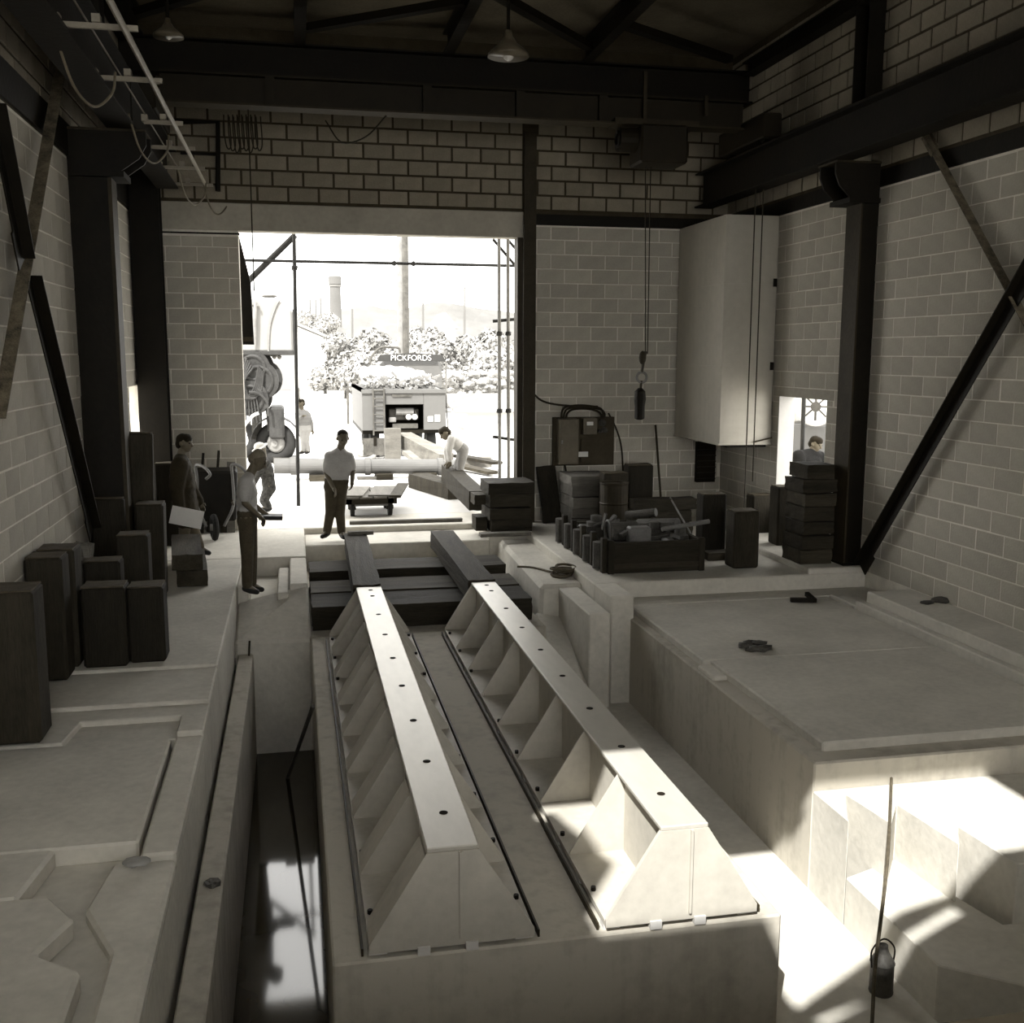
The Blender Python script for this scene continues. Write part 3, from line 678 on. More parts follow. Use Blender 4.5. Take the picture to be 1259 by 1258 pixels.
# stack of horizontal timbers at the right column
a, b = AZ(977, 690, .07), AZ(1030, 708, .07)
def stack(n, name, label, x0, x1, y0, y1, z0, hs, m, group, ends, seed=0):
    z = z0
    for i in range(n):
        hh = hs*(1+.08*math.sin(i*2.3+seed))
        r = random.Random(seed*31+i); dx, dx2 = r.uniform(-.05, .05), r.uniform(-.04, .04); dy = r.uniform(-.06, .06)
        o = MB().hexa([(x0+dx, y0+dy, z), (x1+dx2, y0+dy, z), (x1+dx2, y1+dy, z), (x0+dx, y1+dy, z)],
                      [(x0+dx, y0+dy, z+hh-.014), (x1+dx2, y0+dy, z+hh-.014), (x1+dx2, y1+dy, z+hh-.014), (x0+dx, y1+dy, z+hh-.014)]).cuts(3).jitter(.006, i).build(name, m)
        tag(o, label % ends[i], 'timber', group); z += hh
    return z
ordn = ['lowest', 'second from the bottom', 'third from the bottom', 'fourth from the bottom', 'fifth from the bottom', 'sixth from the bottom', 'topmost']
stack(7, 'stacked_timber', '%s timber of the tall stack in front of the little right window', 6.49, 6.92, 12.42, 12.95, .07, .186, 'timber_x', 'timbers in the tall right stack', ordn, 1)
# stack by the back wall, left of the drum
a = AZ(702, 650); 
stack(5, 'stacked_timber', '%s timber of the stack under the electrical panel', a.x-.02, a.x+.62, a.y-.2, a.y+.6, 0, .178, 'timber_pale', 'timbers stacked under the electrical panel', ['lowest', 'second', 'middle', 'fourth', 'topmost'], 2)
# cribbing at the doorway
a = AZ(640, 645)
z = stack(4, 'cribbing_timber', '%s dark timber of the cribbing at the right foot of the doorway', 2.96, 3.66, 16.02, 16.75, 0, .2, 'timber_x', 'cribbing at the doorway', ['lowest', 'second', 'third', 'top'], 3)
for k, (x0, x1, z0) in enumerate([(2.78, 2.96, .06), (2.76, 2.94, .42)]):
    o = MB().box(x0, x1, 16.2, 16.6, z0-.06*(k == 0), z0+.16).cuts(2).jitter(.004, k).build('packing_block', 'timber_x'); tag(o, ['lower', 'upper'][k]+' packing block sticking out left of the doorway cribbing', 'timber')
p, q = AZ(548, 578, .3), Vector((3.2, 17.4, .42))
baulk('long dark timber lying obliquely in the doorway, its end behind the cribbing', AY(552, 582, 20.5), Vector((3.0, 17.3, .33)), .3, .34, m='timber', seed=4)
p = AZ(563, 614)
baulk('short squared timber lying in the doorway left of the cribbing', Vector((p.x, p.y, .15)), Vector((p.x-.55, p.y+2.0, .15)), .42, .29, m='timber', seed=6)
# leaning board and junk by the back wall
a, b = AZ(669, 638), AY(667, 573, 16.95)
baulk('dark board leaning on the back wall beside the door post', Vector((a.x+.03, 16.72, .02)), Vector((a.x-.05, 16.93, b.z)), .32, .06, m='timber', up=(0, 1, 0), seed=7, name='leaning_board', cat='board')
for (x0, x1, yb, yt, dep, lb, sd) in [(741, 773, 655, 582, .3, 'black box like timber standing against the wall behind the drum', 31), (771, 803, 650, 572, .3, 'taller black timber standing against the wall right of the drum', 32)]:
    upright(lb, x0, x1, yb, yt, dep, seed=sd, group='dark timbers standing by the back wall')
d = thing('steel_drum', 'dark steel drum standing behind the oil box', 'drum', AZ(759, 668))
a = AZ(759, 668); r = .21
MB().lathe((a.x, a.y+r, 0), [(r, 0), (r+.008, .01), (r, .03), (r, .28), (r+.012, .30), (r, .32), (r, .56), (r+.012, .58), (r, .6), (r, .86), (r+.01, .88), (r+.01, .9), (r-.02, .895), (r-.02, .87), (.02, .87)], n=24).build('drum_shell', 'steel_mid', d, smooth=False)
MB().tube((a.x+.08, a.y+.1, .87), (a.x+.08, a.y+.1, .89), .03).build('bung', 'steel_dark', d)
for i, (x0, x1, y0, z0, z1) in enumerate([(775, 852, 15.2, 0, .2), (777, 850, 15.25, .2, .4), (780, 856, 15.22, .4, .58)]):
    A, B = AY(x0, 640, y0), AY(x1, 640, y0)
    o = MB().box(A.x, B.x, y0, y0+.3, z0, z1-.01).cuts(3).jitter(.007, i+40).build('lying_timber', 'timber_x'); tag(o, ['bottom', 'middle', 'top'][i]+' dark timber lying behind the oil box near the wall', 'timber', 'timbers lying behind the oil box')
for i, (p, q, r, lb, m) in enumerate([((812, 608), (806, 523), .02, 'thin pole leaning on the back wall right of the black timbers', 'steel_mid'), ((856, 668), (824, 612), .014, 'thin pale rod leaning across the timbers behind the oil box', 'machine_pale')]):
    A = AY(*p, 16.0-i*2.0); B = AY(*q, 16.9-i*1.6)
    if i == 0: A = AZ(815, 650); A.z = 0.0
    o = MB().tube(A, B, r, n=8).build('leaning_pole', m); tag(o, lb, 'pole')
# oil box: open tray made of ribbed sheets with machine parts in it
def oil_box():
    A, B = AZ(748, 706), AZ(862, 700); x0, x1, y0 = A.x, B.x, A.y; y1 = y0+2.0; h = AY(800, 666, y0).z
    t = thing('parts_box', 'low open dark box of machine parts standing on the right floor slab', 'box', (x0, y0, 0))
    MB().box(x0, x1, y0, y0+.05, 0, h).build('front_panel', 'timber_x', t, bevel=.006)
    MB().box(x0+.02, x1-.02, y0-.02, y0, h-.1, h-.02).build('rail', 'timber_x', t)
    MB().box(x0+.02, x1-.02, y0-.02, y0, .06, .13).build('rail', 'timber_x', t)
    MB().box(x1-.05, x1, y0, y1, 0, h).build('side_panel', 'timber_y', t)
    MB().box(x0, x1, y1-.05, y1, 0, h*.9).build('back_panel', 'timber_x', t)
    MB().box(x0, x0+.04, y0, y1, 0, h*.9).build('side_panel', 'timber_y', t)
    MB().box(x0+.04, x1-.05, y0+.05, y1-.05, 0, .06).build('bottom', 'timber_x', t)
    for i in range(5):
        y = y0+.1+i*.5
        MB().box(x0-.07, x0, y-.05, y+.05, 0, h+.05).build('post', 'timber', t, bevel=.006)
        MB().tube((x0-.02, y+.22, .02), (x0-.02, y+.22, h-.04), .1, n=14).build('cylinder', 'machine', t)
    for x in (x0+.03, x1-.03): MB().box(x-.04, x+.04, y0-.03, y0+.03, 0, h+.03).build('post', 'timber', t, bevel=.006)
    return x0, x1, y0, y1, h
x0, x1, y0, y1, h = oil_box()
def sub(label, name, cat, fn, m='machine', loc=None, smooth=False):
    mb = MB(); fn(mb); o = mb.build(name, m, smooth=smooth); return tag(o, label, cat)
zt = .06
o = thing('winch', 'small pale machine with a drum lying in the parts box', 'machine', (x0+.45, y0+.6, zt))
MB().box(x0+.25, x0+.75, y0+.45, y0+.95, zt, .3).build('bed', 'machine', o)
MB().box(x0+.42, x0+.72, y0+.42, y0+.6, .3, .52).build('gear_case', 'machine_pale', o, bevel=.02)
MB().tube((x0+.25, y0+.75, .42), (x0+.62, y0+.75, .42), .13, n=18).build('drum', 'machine', o)
MB().torus((x0+.22, y0+.75, .42), .15, .02, axis=(1, 0, 0)).build('flange', 'machine', o)
for i, (a, b, r, lb) in enumerate([((x0+.8, y0+1.2, .42), (x1-.1, y0+.7, .5), .09, 'thick dark shaft lying across the parts box'), ((x0+.75, y0+1.6, .5), (x1-.2, y0+1.3, .58), .06, 'thinner dark shaft at the back of the parts box'), ((x1-.45, y0+.35, .5), (x1+.25, y0+.45, .57), .03, 'pale bar sticking out over the right side of the parts box')]):
    tag(MB().tube(a, b, r, n=12).build('shaft', ['machine', 'machine', 'machine_pale'][i]), lb, 'shaft')
for i, (cx_, cy_, cz_, sz, nm, lb) in enumerate([(x0+1.15, y0+.5, .3, .22, 'gear_block', 'dark cast block in the middle of the parts box'), (x1-.35, y0+.9, .3, .24, 'gear_block', 'dark cast block at the right end of the parts box'), (x0+.3, y0+1.6, .3, .24, 'gear_block', 'dark cast block at the far left corner of the parts box')]):
    o = thing(nm, lb, 'machine part', (cx_, cy_, zt))
    MB().box(cx_-sz, cx_+sz, cy_-sz*.7, cy_+sz*.7, zt, zt+sz*1.3).build('casting', 'machine', o, bevel=.03)
    MB().lathe((cx_, cy_, zt+sz*1.3), [(sz*.6, 0), (sz*.6, .05), (sz*.35, .06), (sz*.35, .14), (sz*.15, .15)], n=14).build('boss', 'machine', o)
    MB().tube((cx_-sz*1.2, cy_, zt+sz*.7), (cx_+sz*1.2, cy_, zt+sz*.7), sz*.22).build('spindle', 'machine_pale', o)
rr = random.Random(4); mb = MB()
for i in range(60):
    p = Vector((rr.uniform(x0+.15, x1-.15), rr.uniform(y0+.15, y1-.2), rr.uniform(.1, .42))); d = Vector((rr.uniform(-1, 1), rr.uniform(-1, 1), rr.uniform(-.3, .4))).normalized()*rr.uniform(.1, .3)
    mb.bar(p, p+d, rr.uniform(.02, .07), rr.uniform(.02, .06))
tag(mb.build('scrap_pieces', 'machine'), 'jumble of small dark metal pieces filling the parts box', 'scrap', kind='stuff')

# electrical panel on the back wall
def panel():
    a, b = AY(679, 513, 16.97), AY(753, 571, 16.97)
    t = thing('electrical_panel', 'dark electrical panel with switch boxes fixed to the back wall', 'panel', (a.x, 16.97, b.z))
    MB().box(a.x, b.x, 16.90, 16.985, b.z, a.z).build('backboard', 'panel_board', t, bevel=.006)
    p, q = AY(686, 515, 16.8), AY(709, 570, 16.8)
    cb = MB().box(p.x, q.x, 16.68, 16.9, q.z, p.z).build('cabinet', 'panel_box', t, bevel=.008)
    MB().box(p.x+.02, q.x-.02, 16.665, 16.68, q.z+.02, p.z-.02).build('cabinet_door', 'panel_box', cb, bevel=.004)
    MB().box(p.x+.03, p.x+.05, 16.65, 16.668, (p.z+q.z)/2-.03, (p.z+q.z)/2+.03).build('latch', 'machine_pale', cb)
    p, q = AY(716, 514, 16.8), AY(733, 534, 16.8)
    sb = MB().box(p.x, q.x, 16.74, 16.9, q.z, p.z).build('switch_box', 'panel_box', t, bevel=.008)
    MB().box(p.x+.06, p.x+.17, 16.73, 16.742, p.z-.12, p.z-.06).build('nameplate', 'paper', sb)
    MB().box(p.x+.05, p.x+.2, 16.725, 16.742, q.z+.03, q.z+.12).build('switch_cover', 'panel_box', sb)
    p, q = AY(716, 540, 16.8), AY(733, 568, 16.8)
    MB().box(p.x, q.x, 16.86, 16.9, q.z, p.z).build('lower_box', 'panel_board', t)
    p, q = AY(712, 556, 16.8), AY(724, 562, 16.8)
    MB().box(p.x, q.x, 16.85, 16.862, q.z, p.z).build('label_plate', 'paper', t)
    for (px, py, r) in [(741, 520, .06), (744, 529, .05), (738, 530, .04)]:
        c = AY(px, py, 16.85); MB().lathe((c.x, 16.9, c.z), [(r, 0), (r, .05), (r*.6, .06), (r*.6, .1), (r*.2, .11)], axis=(0, -1, 0), n=16).build('gauge', 'machine', t)
    for i, (p0, p1, hgt) in enumerate([(690, 741, 500), (693, 743, 502), (696, 739, 504)]):
        A, B = AY(p0, 514, 16.86), AY(p1, 514, 16.86); z2 = AY(700, hgt, 16.86).z
        MB().path([A, (A.x+.02, 16.86, z2-.06), (A.x+.1, 16.86, z2), ((A.x+B.x)/2, 16.86, z2+.02), (B.x-.08, 16.86, z2-.02), (B.x, 16.86, z2-.09), B], .018, n=7).build('conduit', 'cable', t)
    pts = [AY(x, y, 16.93) for x, y in [(655, 400), (654, 475), (658, 486), (672, 495), (700, 499), (735, 500)]]
    MB().path(pts, .016).build('feed_cable', 'cable', t)
    pts = [AY(x, y, 16.93) for x, y in [(748, 508), (758, 528), (764, 550), (766, 580), (766, 610)]]; MB().path(pts, .014).build('feed_cable', 'cable', t)
    pts = [AY(x, y, 16.9) for x, y in [(694, 571), (697, 583), (702, 594)]]; MB().path(pts, .018).build('feed_cable', 'cable', t)
panel()
# air duct in the right corner
def duct():
    x0, x1, y0 = 6.36, XR-.02, 15.02
    z0 = AY(920, 546, y0).z; zt = 4.86
    t = thing('air_duct', 'tall pale sheet metal air duct boxed into the far right corner', 'duct', (x0, y0, z0))
    zz = [z0, z0+1.18, z0+2.43, zt]
    for i in range(3):
        MB().box(x0, x1, y0, 16.94, zz[i]+.006, zz[i+1]-.006).build('duct_section', 'duct', t, bevel=.006)
        MB().box(x0-.02, x1, y0-.02, 16.94, zz[i]-.012, zz[i]+.012).build('seam_flange', 'duct', t)
    MB().box(x0+.18, x1-.02, y0+.12, 16.9, z0-.06, z0-.012).build('inlet', 'steel_dark', t)
    MB().bar((x1-.3, y0-.03, z0+.03), (x1-.02, y0-.08, z0+.1), .03, .02).build('bracket_arm', 'steel_mid', t)
    for z in (zz[1], zz[2]): MB().box(x1-.07, x1-.02, y0-.05, y0-.02, z-.05, z+.07).build('clip', 'steel_dark', t)
duct()
v = thing('dark_wall_box', 'black rectangular slatted box under the air duct on the back wall', 'vent', AY(866, 570, 16.97))
a, b = AY(856, 543, 16.95), AY(877, 592, 16.95)
MB().box(a.x, b.x, 16.88, 16.985, b.z, a.z).build('dark_box', 'dark_hole', v);  # near-black box with thin bars across its front
for i in range(6): MB().box(a.x, b.x, 16.86, 16.885, b.z+.05+i*.1, b.z+.07+i*.1).build('dark_bar', 'steel_dark', v)
for i, (x, xb, lb) in enumerate([(888, 880, 'left of two thin dark ropes hanging in front of the air duct'), (905, 893, 'right of two thin dark ropes hanging in front of the air duct')]):
    A = AY(x+2, 258, 14.6); A.z = 5.17; A.x = 6.62 + i*.12
    B = AY(xb-2, 640, 14.6); B.x = A.x; 
    o = MB().path([A, (A.x, 14.6, 3.5), (A.x, 14.6, .9 if i else .5)], .009).build('hanging_rope', 'cable'); tag(o, lb, 'rope', 'ropes hanging by the duct')

# bits lying about
def loops(c, R, n, r, seed):
    rr = random.Random(seed); mb = MB()
    for i in range(n): mb.torus((c.x+rr.uniform(-.05, .05), c.y+rr.uniform(-.05, .05), c.z+r+i*r*1.5), R*rr.uniform(.7, 1.1), r, axis=(rr.uniform(-.25, .25), rr.uniform(-.25, .25), 1), n=20, k=6)
    return mb
c = AZ(693, 708, -.13); mb = loops(c, .13, 5, .018, 3); mb.path([c+Vector((-.12, .1, .03)), c+Vector((-.3, .5, .02)), c+Vector((-.5, .62, .02))], .016)
tag(mb.build('coiled_rope', 'rope'), 'small coil of dark rope on the right shoulder block', 'rope')
c = AZ(928, 797, -.2); mb = MB()
rr = random.Random(9)
for i in range(14):
    a = rr.uniform(0, 6.3); p = c+Vector((math.cos(a)*.1, math.sin(a)*.12, .02+rr.uniform(0, .03))); mb.ball(p, rr.uniform(.05, .08), 1, (1.3, 1, .35))
tag(mb.jitter(.012, 3).build('rag', 'machine', smooth=True), 'crumpled rag lying on top of the big pedestal', 'rag')
c = AZ(990, 741, -.2); t = thing('hand_tool', 'small dark L shaped tool near the far edge of the pedestal top', 'tool', c)
MB().bar(c+Vector((-.17, .05, .03)), c+Vector((.1, -.02, .03)), .06, .05).build('shank', 'steel_dark', t); MB().bar(c+Vector((.1, -.05, .03)), c+Vector((.12, .2, .06)), .05, .05).build('head', 'steel_dark', t)
for (px, py, z, s, lb) in [(1140, 742, 0, .05, 'small dark stone on the ledge below the right wall'), (1160, 740, 0, .09, 'low heap of dark dirt at the foot of the right wall'), (168, 1062, -.08, .05, 'pale pebble on the near left slab')]:
    c = AZ(px, py, z); tag(MB().ball(c+Vector((0, 0, s*.2)), s, 2, (1.6, 1.2, .5)).jitter(s*.12, 2).build('stone', 'machine' if z == 0 else 'stone', smooth=True), lb, 'stone')
c = AZ(262, 1088, -.65); o = MB().lathe(c+Vector((0, 0, -.0)), [(.05, 0), (.055, .01), (.05, .025), (.02, .02)], n=10).jitter(.008, 1).build('drain_plug', 'machine'); tag(o, 'dark round plug set on the narrow trench ridge', 'plug')
o = MB().path([AY(307, 788, 12.05), AY(306, 815, 12.02), AY(307, 860, 12.02), AY(308, 920, 12.02)], .012).build('hanging_cable', 'cable'); tag(o, 'thin dark cable hanging down the end wall of the left trench', 'cable')
A = AZ(353, 955, -1.87); B = AX(385, 868, .09); o = MB().tube((A.x, A.y, -1.9), B, .02, n=8).build('dip_rod', 'machine'); tag(o, 'rod standing in the trench water, leaning on the plinth', 'rod')
# rope and can at the right foreground
A = AY(1096, 958, 6.6); A.z = -.49; A.y = 6.63
P = [AZ(1096, 962, -.5), AX(1090, 1040, 4.3), ]
pa = AZ(1096, 962, -.5)
pts = [AY(1096, 957, 6.93), AY(1095, 985, 6.6), AY(1091, 1060, 5.9), AY(1083, 1130, 5.5), AY(1076, 1190, 5.3), AY(1072, 1262, 5.0)]
o = MB().path(pts, .012, n=6).build('rope', 'rope'); tag(o, 'dark rope hanging over the sunlit bench in the right foreground', 'rope')
c = AZ(1083, 1216, -1.3); t = thing('paint_can', 'small dark can standing in the right trench beside the rope', 'can', c)
c = AZ(1083, 1216, -1.28)
MB().lathe((c.x, c.y, -1.3), [(.075, 0), (.078, .01), (.075, .02), (.075, .2), (.08, .21), (.075, .22), (.04, .28), (.03, .31), (.03, .33)], n=20).build('can_body', 'machine', t, smooth=False)
MB().path([(c.x-.075, c.y, -1.12), (c.x-.08, c.y, -1.0), (c.x, c.y, -.93), (c.x+.08, c.y, -1.0), (c.x+.075, c.y, -1.12)], .006).build('handle', 'steel_dark', t)
# small planks on the near edge of back floor
for (p, q, w, lb) in [((425, 660), (455, 658), .08, 'thin batten at the far end of the left skid timber'), ((430, 645), (568, 641), .1, 'long pale plank lying along the doorway threshold'), ((590, 660), (652, 658), .16, 'pale plank lying on the floor right of the skid timbers')]:
    A, B = AZ(*p), AZ(*q); A.z = B.z = .03
    if 'batten' in lb: A.z = B.z = .165; A.y = B.y = 15.4
    tag(MB().bar(A, B, w, .055).cuts(2).jitter(.003, 1).build('plank', 'plank'), lb, 'plank')

# ================================================================ PEOPLE
def blob(name, caps, balls, voxel, m, parent, smooth=3):
    mb = MB()
    for a, ra, b, rb in caps:
        a, b = Vector(a), Vector(b)
        if (b-a).length > 1e-4: mb.tube(a, b, ra, rb, n=14)
        mb.ball(a, ra, 2); mb.ball(b, rb, 2)
    for c, r, sq in balls: mb.ball(c, r, 2, sq)
    bmesh.ops.recalc_face_normals(mb.bm, faces=mb.bm.faces[:])
    me = bpy.data.meshes.new('tmp'); mb.bm.to_mesh(me); mb.bm.free()
    o = bpy.data.objects.new('tmp', me); COL.objects.link(o)
    r = o.modifiers.new('r', 'REMESH'); r.mode = 'VOXEL'; r.voxel_size = voxel
    if smooth: s = o.modifiers.new('s', 'SMOOTH'); s.iterations = smooth; s.factor = .5
    dg = bpy.context.evaluated_depsgraph_get(); dg.update()
    e = bpy.data.meshes.new_from_object(o.evaluated_get(dg), depsgraph=dg)
    bpy.data.objects.remove(o); bpy.data.meshes.remove(me)
    b2 = MB(); b2.bm.free(); b2.bm = bmesh.new(); b2.bm.from_mesh(e); bpy.data.meshes.remove(e)
    return b2.build(name, m, parent, smooth=True)

def person(label, J, face, up=(0, 0, 1), shirt='cloth_white', trousers='cloth_dark', sleeve='short', hair='hair', jacket=False, curl=.5, hat=False, bald=False, tie=False):
    """J: world joints; face: the way the head looks"""
    V = {k: Vector(v) for k, v in J.items()}
    f = Vector(face).normalized(); u = (Vector(up)-f*Vector(up).dot(f)).normalized(); s = f.cross(u)
    base = Vector((V['pel'].x, V['pel'].y, min(V['ankL'].z, V['ankR'].z)-.08))
    t = thing('person', label, 'person', base)
    hd = V['head']; caps = []; balls = []
    balls += [(hd+u*.025-f*.012, .092, (1, 1, 1)), (hd-u*.02+f*.022, .078, (1, 1, 1)), (hd-u*.075+f*.045, .045, (1, 1, 1)), (hd-u*.04+f*.045, .058, (1, 1, 1))]
    caps += [(hd+f*.088+u*.015, .013, hd+f*.112-u*.022, .017), (hd+f*.085-u*.062+s*.018, .011, hd+f*.085-u*.062-s*.018, .011),
             (hd+f*.078+u*.032+s*.035, .016, hd+f*.078+u*.032-s*.035, .016)]
    for q in (1, -1): balls.append((hd+s*q*.086-u*.01-f*.01, .026, (.8, .8, 1.2)))
    caps.append((V['neck'], .06, hd-u*.04-f*.015, .055))
    shm = (V['shL']+V['shR'])/2; lat = (V['shR']-V['shL']).normalized(); pel = V['pel']
    ax_ = (pel-shm); hl = (V['hipR']-V['hipL']).normalized()
    def torso(inf):
        out = [(V['shL'], .056+inf, V['shR'], .056+inf)]
        for tt, w, r in ((.12, .12, .088), (.3, .115, .105), (.5, .09, .105), (.72, .075, .10), (.9, .085, .105), (1.0, .08, .108)):
            c = shm+ax_*tt; l = lat.lerp(hl, tt).normalized(); out.append((c-l*w, r+inf, c+l*w, r+inf))
        return out
    traps = [(shm.lerp(V['neck'], .75), .05, V['sh'+S].lerp(shm, .25), .06) for S in 'LR']
    caps += torso(0); caps.append((shm, .07, V['neck'], .06))
    for S in 'LR':
        caps += [(V['sh'+S], .056, V['el'+S], .044), (V['el'+S], .043, V['wr'+S], .030)]
        caps += [(V['hip'+S], .085, V['kn'+S], .058), (V['kn'+S], .056, V['ank'+S], .042), (V['ank'+S], .042, V['toe'+S], .03)]
        w = V['wr'+S]; d = V['hd'+S].normalized() if 'hd'+S in V else (w-V['el'+S]).normalized()
        pn = d.cross(f); pn = (pn if pn.length > .2 else d.cross(s)).normalized(); fw = pn.cross(d).normalized()   # fw: across the palm
        caps += [(w, .029, w+d*.045, .032)]
        for k, ln in enumerate((.078, .088, .083, .066)):
            b = w+d*.085+fw*(.03-.02*k); caps.append((w+d*.03+fw*(.02-.013*k), .016, b, .0105))
            m1 = b+(d*(1-curl*.4)+pn*curl*.7).normalized()*ln*.5; m2 = m1+(d*(1-curl)+pn*curl*1.3).normalized()*ln*.5
            caps += [(b, .0105, m1, .0095), (m1, .0095, m2, .008)]
        tb = w+d*.03+fw*.03; m1 = tb+(d*.6+fw*.8).normalized()*.04; caps += [(w+d*.015, .018, tb, .015), (tb, .013, m1, .011), (m1, .011, m1+(d+pn*.4).normalized()*.035, .009)]
    body = blob('body', caps, balls, .0085, 'skin', t)
    for q in (1, -1): MB().ball(hd+f*.083+u*.012+s*q*.032, .011, 2).build('eye', 'leather', body, smooth=True)
    # hair or hat
    if hat:
        blob('hat', [], [(hd+u*.06-f*.005, .104, (1.05, 1.05, .8))], .012, hat if isinstance(hat, str) else 'cloth_white', t)
        MB().lathe(hd+u*.055, [(.09, 0), (.15, -.012), (.152, -.006), (.1, .012)], axis=u, n=24).build('hat_brim', hat if isinstance(hat, str) else 'cloth_white', t)
    else:
        hb = [(hd+u*.04-f*.03, .094, (1, 1, 1)), (hd-f*.055-u*.02, .075, (1, 1, 1))]
        if not bald: hb.append((hd+u*.06+f*.02, .082, (1, 1, .9)))
        blob('hair', [], hb, .011, hair, t)
    # shirt or jacket
    g = .016 if not jacket else .055
    sc = torso(g) if jacket else torso(g)[:5]
    sc += [(a, ra+g*.7, b, rb+g) for a, ra, b, rb in traps]
    for S in 'LR':
        e = V['el'+S] if sleeve == 'long' else V['sh'+S].lerp(V['el'+S], .78)
        sc.append((V['sh'+S], .066+g, e, .057+g*.8))
        if sleeve == 'long': sc.append((V['el'+S], .055+g*.7, V['el'+S].lerp(V['wr'+S], .93), .042+g*.6))
    if jacket:
        hem = pel+(pel-shm).normalized()*.13
        for tt in (.4, 1.0): c = pel.lerp(hem, tt); sc.append((c-hl*.095, .108+g, c+hl*.095, .108+g))
    sc.append((shm, .075+g*.5, shm.lerp(V['neck'], .55), .062+g*.3))
    blob('jacket' if jacket else 'shirt', sc, [], .013, shirt, t, 4)
    if jacket:
        pass
    if tie:
        n = V['neck']; ff = Vector((f.x, f.y, 0)).normalized(); ll = lat
        fr = ff*.148
        c0 = n-Vector((0, 0, .02))+ff*.075; c1_ = shm+ax_*.42+fr
        MB().hexa([c0-ll*.055, c0+ll*.055, c1_+ll*.005, c1_-ll*.005], [c0-ll*.055+ff*.02, c0+ll*.055+ff*.02, c1_+ll*.005+ff*.01, c1_-ll*.005+ff*.01]).build('shirt_front', 'paper', t)
        MB().hexa([c0-ll*.018+ff*.02, c0+ll*.018+ff*.02, c1_+ll*.012+ff*.01, c1_-ll*.012+ff*.01], [c0-ll*.018+ff*.03, c0+ll*.018+ff*.03, c1_+ll*.012+ff*.016, c1_-ll*.012+ff*.016]).build('tie', 'leather', t)
    tc = []
    for k, w in ((.82, .08), (1.0, .08)):
        c = shm+ax_*k; tc.append((c-hl*w, .117, c+hl*w, .117))
    for S in 'LR':
        tc += [(V['hip'+S], .104, V['kn'+S], .077), (V['kn'+S], .077, V['ank'+S].lerp(V['kn'+S], .06), .066)]
    blob('trousers', tc, [], .013, trousers, t, 4)
    for S in 'LR':
        a, b = V['ank'+S], V['toe'+S]; a = a-Vector((0, 0, .035))
        blob('shoe', [(a-(b-a)*.25, .04, a+(b-a)*.4, .046), (a+(b-a)*.4, .046, b, .034)], [], .011, 'leather', t, 2)
    return t

def joints(y, pts, dep):
    """pts: picture positions of the joints; dep: how far behind the figure's own plane each one lies"""
    return {k: AY(px, py, y+dep.get(k, 0)) for k, (px, py) in pts.items()}
# 1 man in a dark suit by the left timbers, in profile to the right
Jm = joints(14.6, dict(head=(227, 545), neck=(222, 562), shL=(224, 571), shR=(221, 572), pel=(228, 625), hipL=(231, 628), hipR=(227, 628),
     elL=(233, 598), wrL=(245, 618), elR=(217, 600), wrR=(221, 624), knL=(238, 650), knR=(227, 652), ankL=(246, 674), ankR=(226, 678), toeL=(257, 680), toeR=(237, 684)),
     dict(shL=.2, shR=-.2, hipL=.09, hipR=-.09, elL=.26, wrL=.2, elR=-.28, wrR=-.27, knL=.1, knR=-.1, ankL=.1, ankR=-.08, toeL=.1, toeR=-.1))
person('man in a dark suit and tie holding a white paper, standing left of the doorway', Jm, (1, -.35, -.12), shirt='cloth_suit', trousers='cloth_grey', sleeve='long', jacket=True, tie=True)
w = Jm['wrR']; c = w+Vector((.09, -.06, -.12))
o = MB().bar(c+Vector((-.2, -.02, .045)), c+Vector((.2, .0, -.055)), .012, .24).build('paper_sheet', 'paper'); tag(o, 'white sheet of paper held low by the man in the suit', 'paper')
# 2 man in a white shirt looking down at a notebook
Jm = joints(13.0, dict(head=(318, 566), neck=(308, 582), shL=(305, 591), shR=(302, 592), pel=(304, 640), hipL=(306, 643), hipR=(303, 643),
     elL=(307, 617), wrL=(325, 631), elR=(301, 618), wrR=(318, 634), knL=(309, 682), knR=(304, 683), ankL=(309, 719), ankR=(304, 721), toeL=(322, 725), toeR=(316, 728)),
     dict(shL=.19, shR=-.19, hipL=.09, hipR=-.09, elL=.24, wrL=.1, elR=-.25, wrR=-.13, knL=.1, knR=-.1, ankL=.1, ankR=-.1, toeL=.12, toeR=-.12))
person('man in a pale shirt and dark trousers looking down at a dark notebook he holds', Jm, (.85, -.1, -.62), hair='hair_grey', curl=.7, bald=True)
c = (Jm['wrL']+Jm['wrR'])/2+Vector((.11, .02, -.035))
o = MB().bar(c+Vector((-.14, 0, 0)), c+Vector((.14, 0, -.01)), .2, .05).build('notebook', 'leather'); tag(o, 'dark notebook in the hands of the man in the pale shirt on the left', 'notebook')
# 3 man in the middle, facing the camera, looking down
yc = 16.3
Jm = joints(yc, dict(head=(421.5, 539), neck=(419, 550), shL=(405, 561), shR=(429, 562), pel=(413, 598), hipL=(407, 602), hipR=(419, 602),
     elL=(401, 582), wrL=(410, 600), elR=(434, 578), wrR=(433, 592), knL=(406, 630), knR=(418, 631), ankL=(402, 654), ankR=(420, 655), toeL=(396, 660), toeR=(423, 661)),
     dict(elL=-.02, wrL=-.2, toeL=-.12, toeR=-.16, head=-.06, elR=.02, wrR=-.05, knL=-.03))
person('man in light shirt and dark trousers standing before the trolley, head bowed', Jm, (.2, -1, -.45), shirt='cloth_white', trousers='cloth_dark', bald=True)
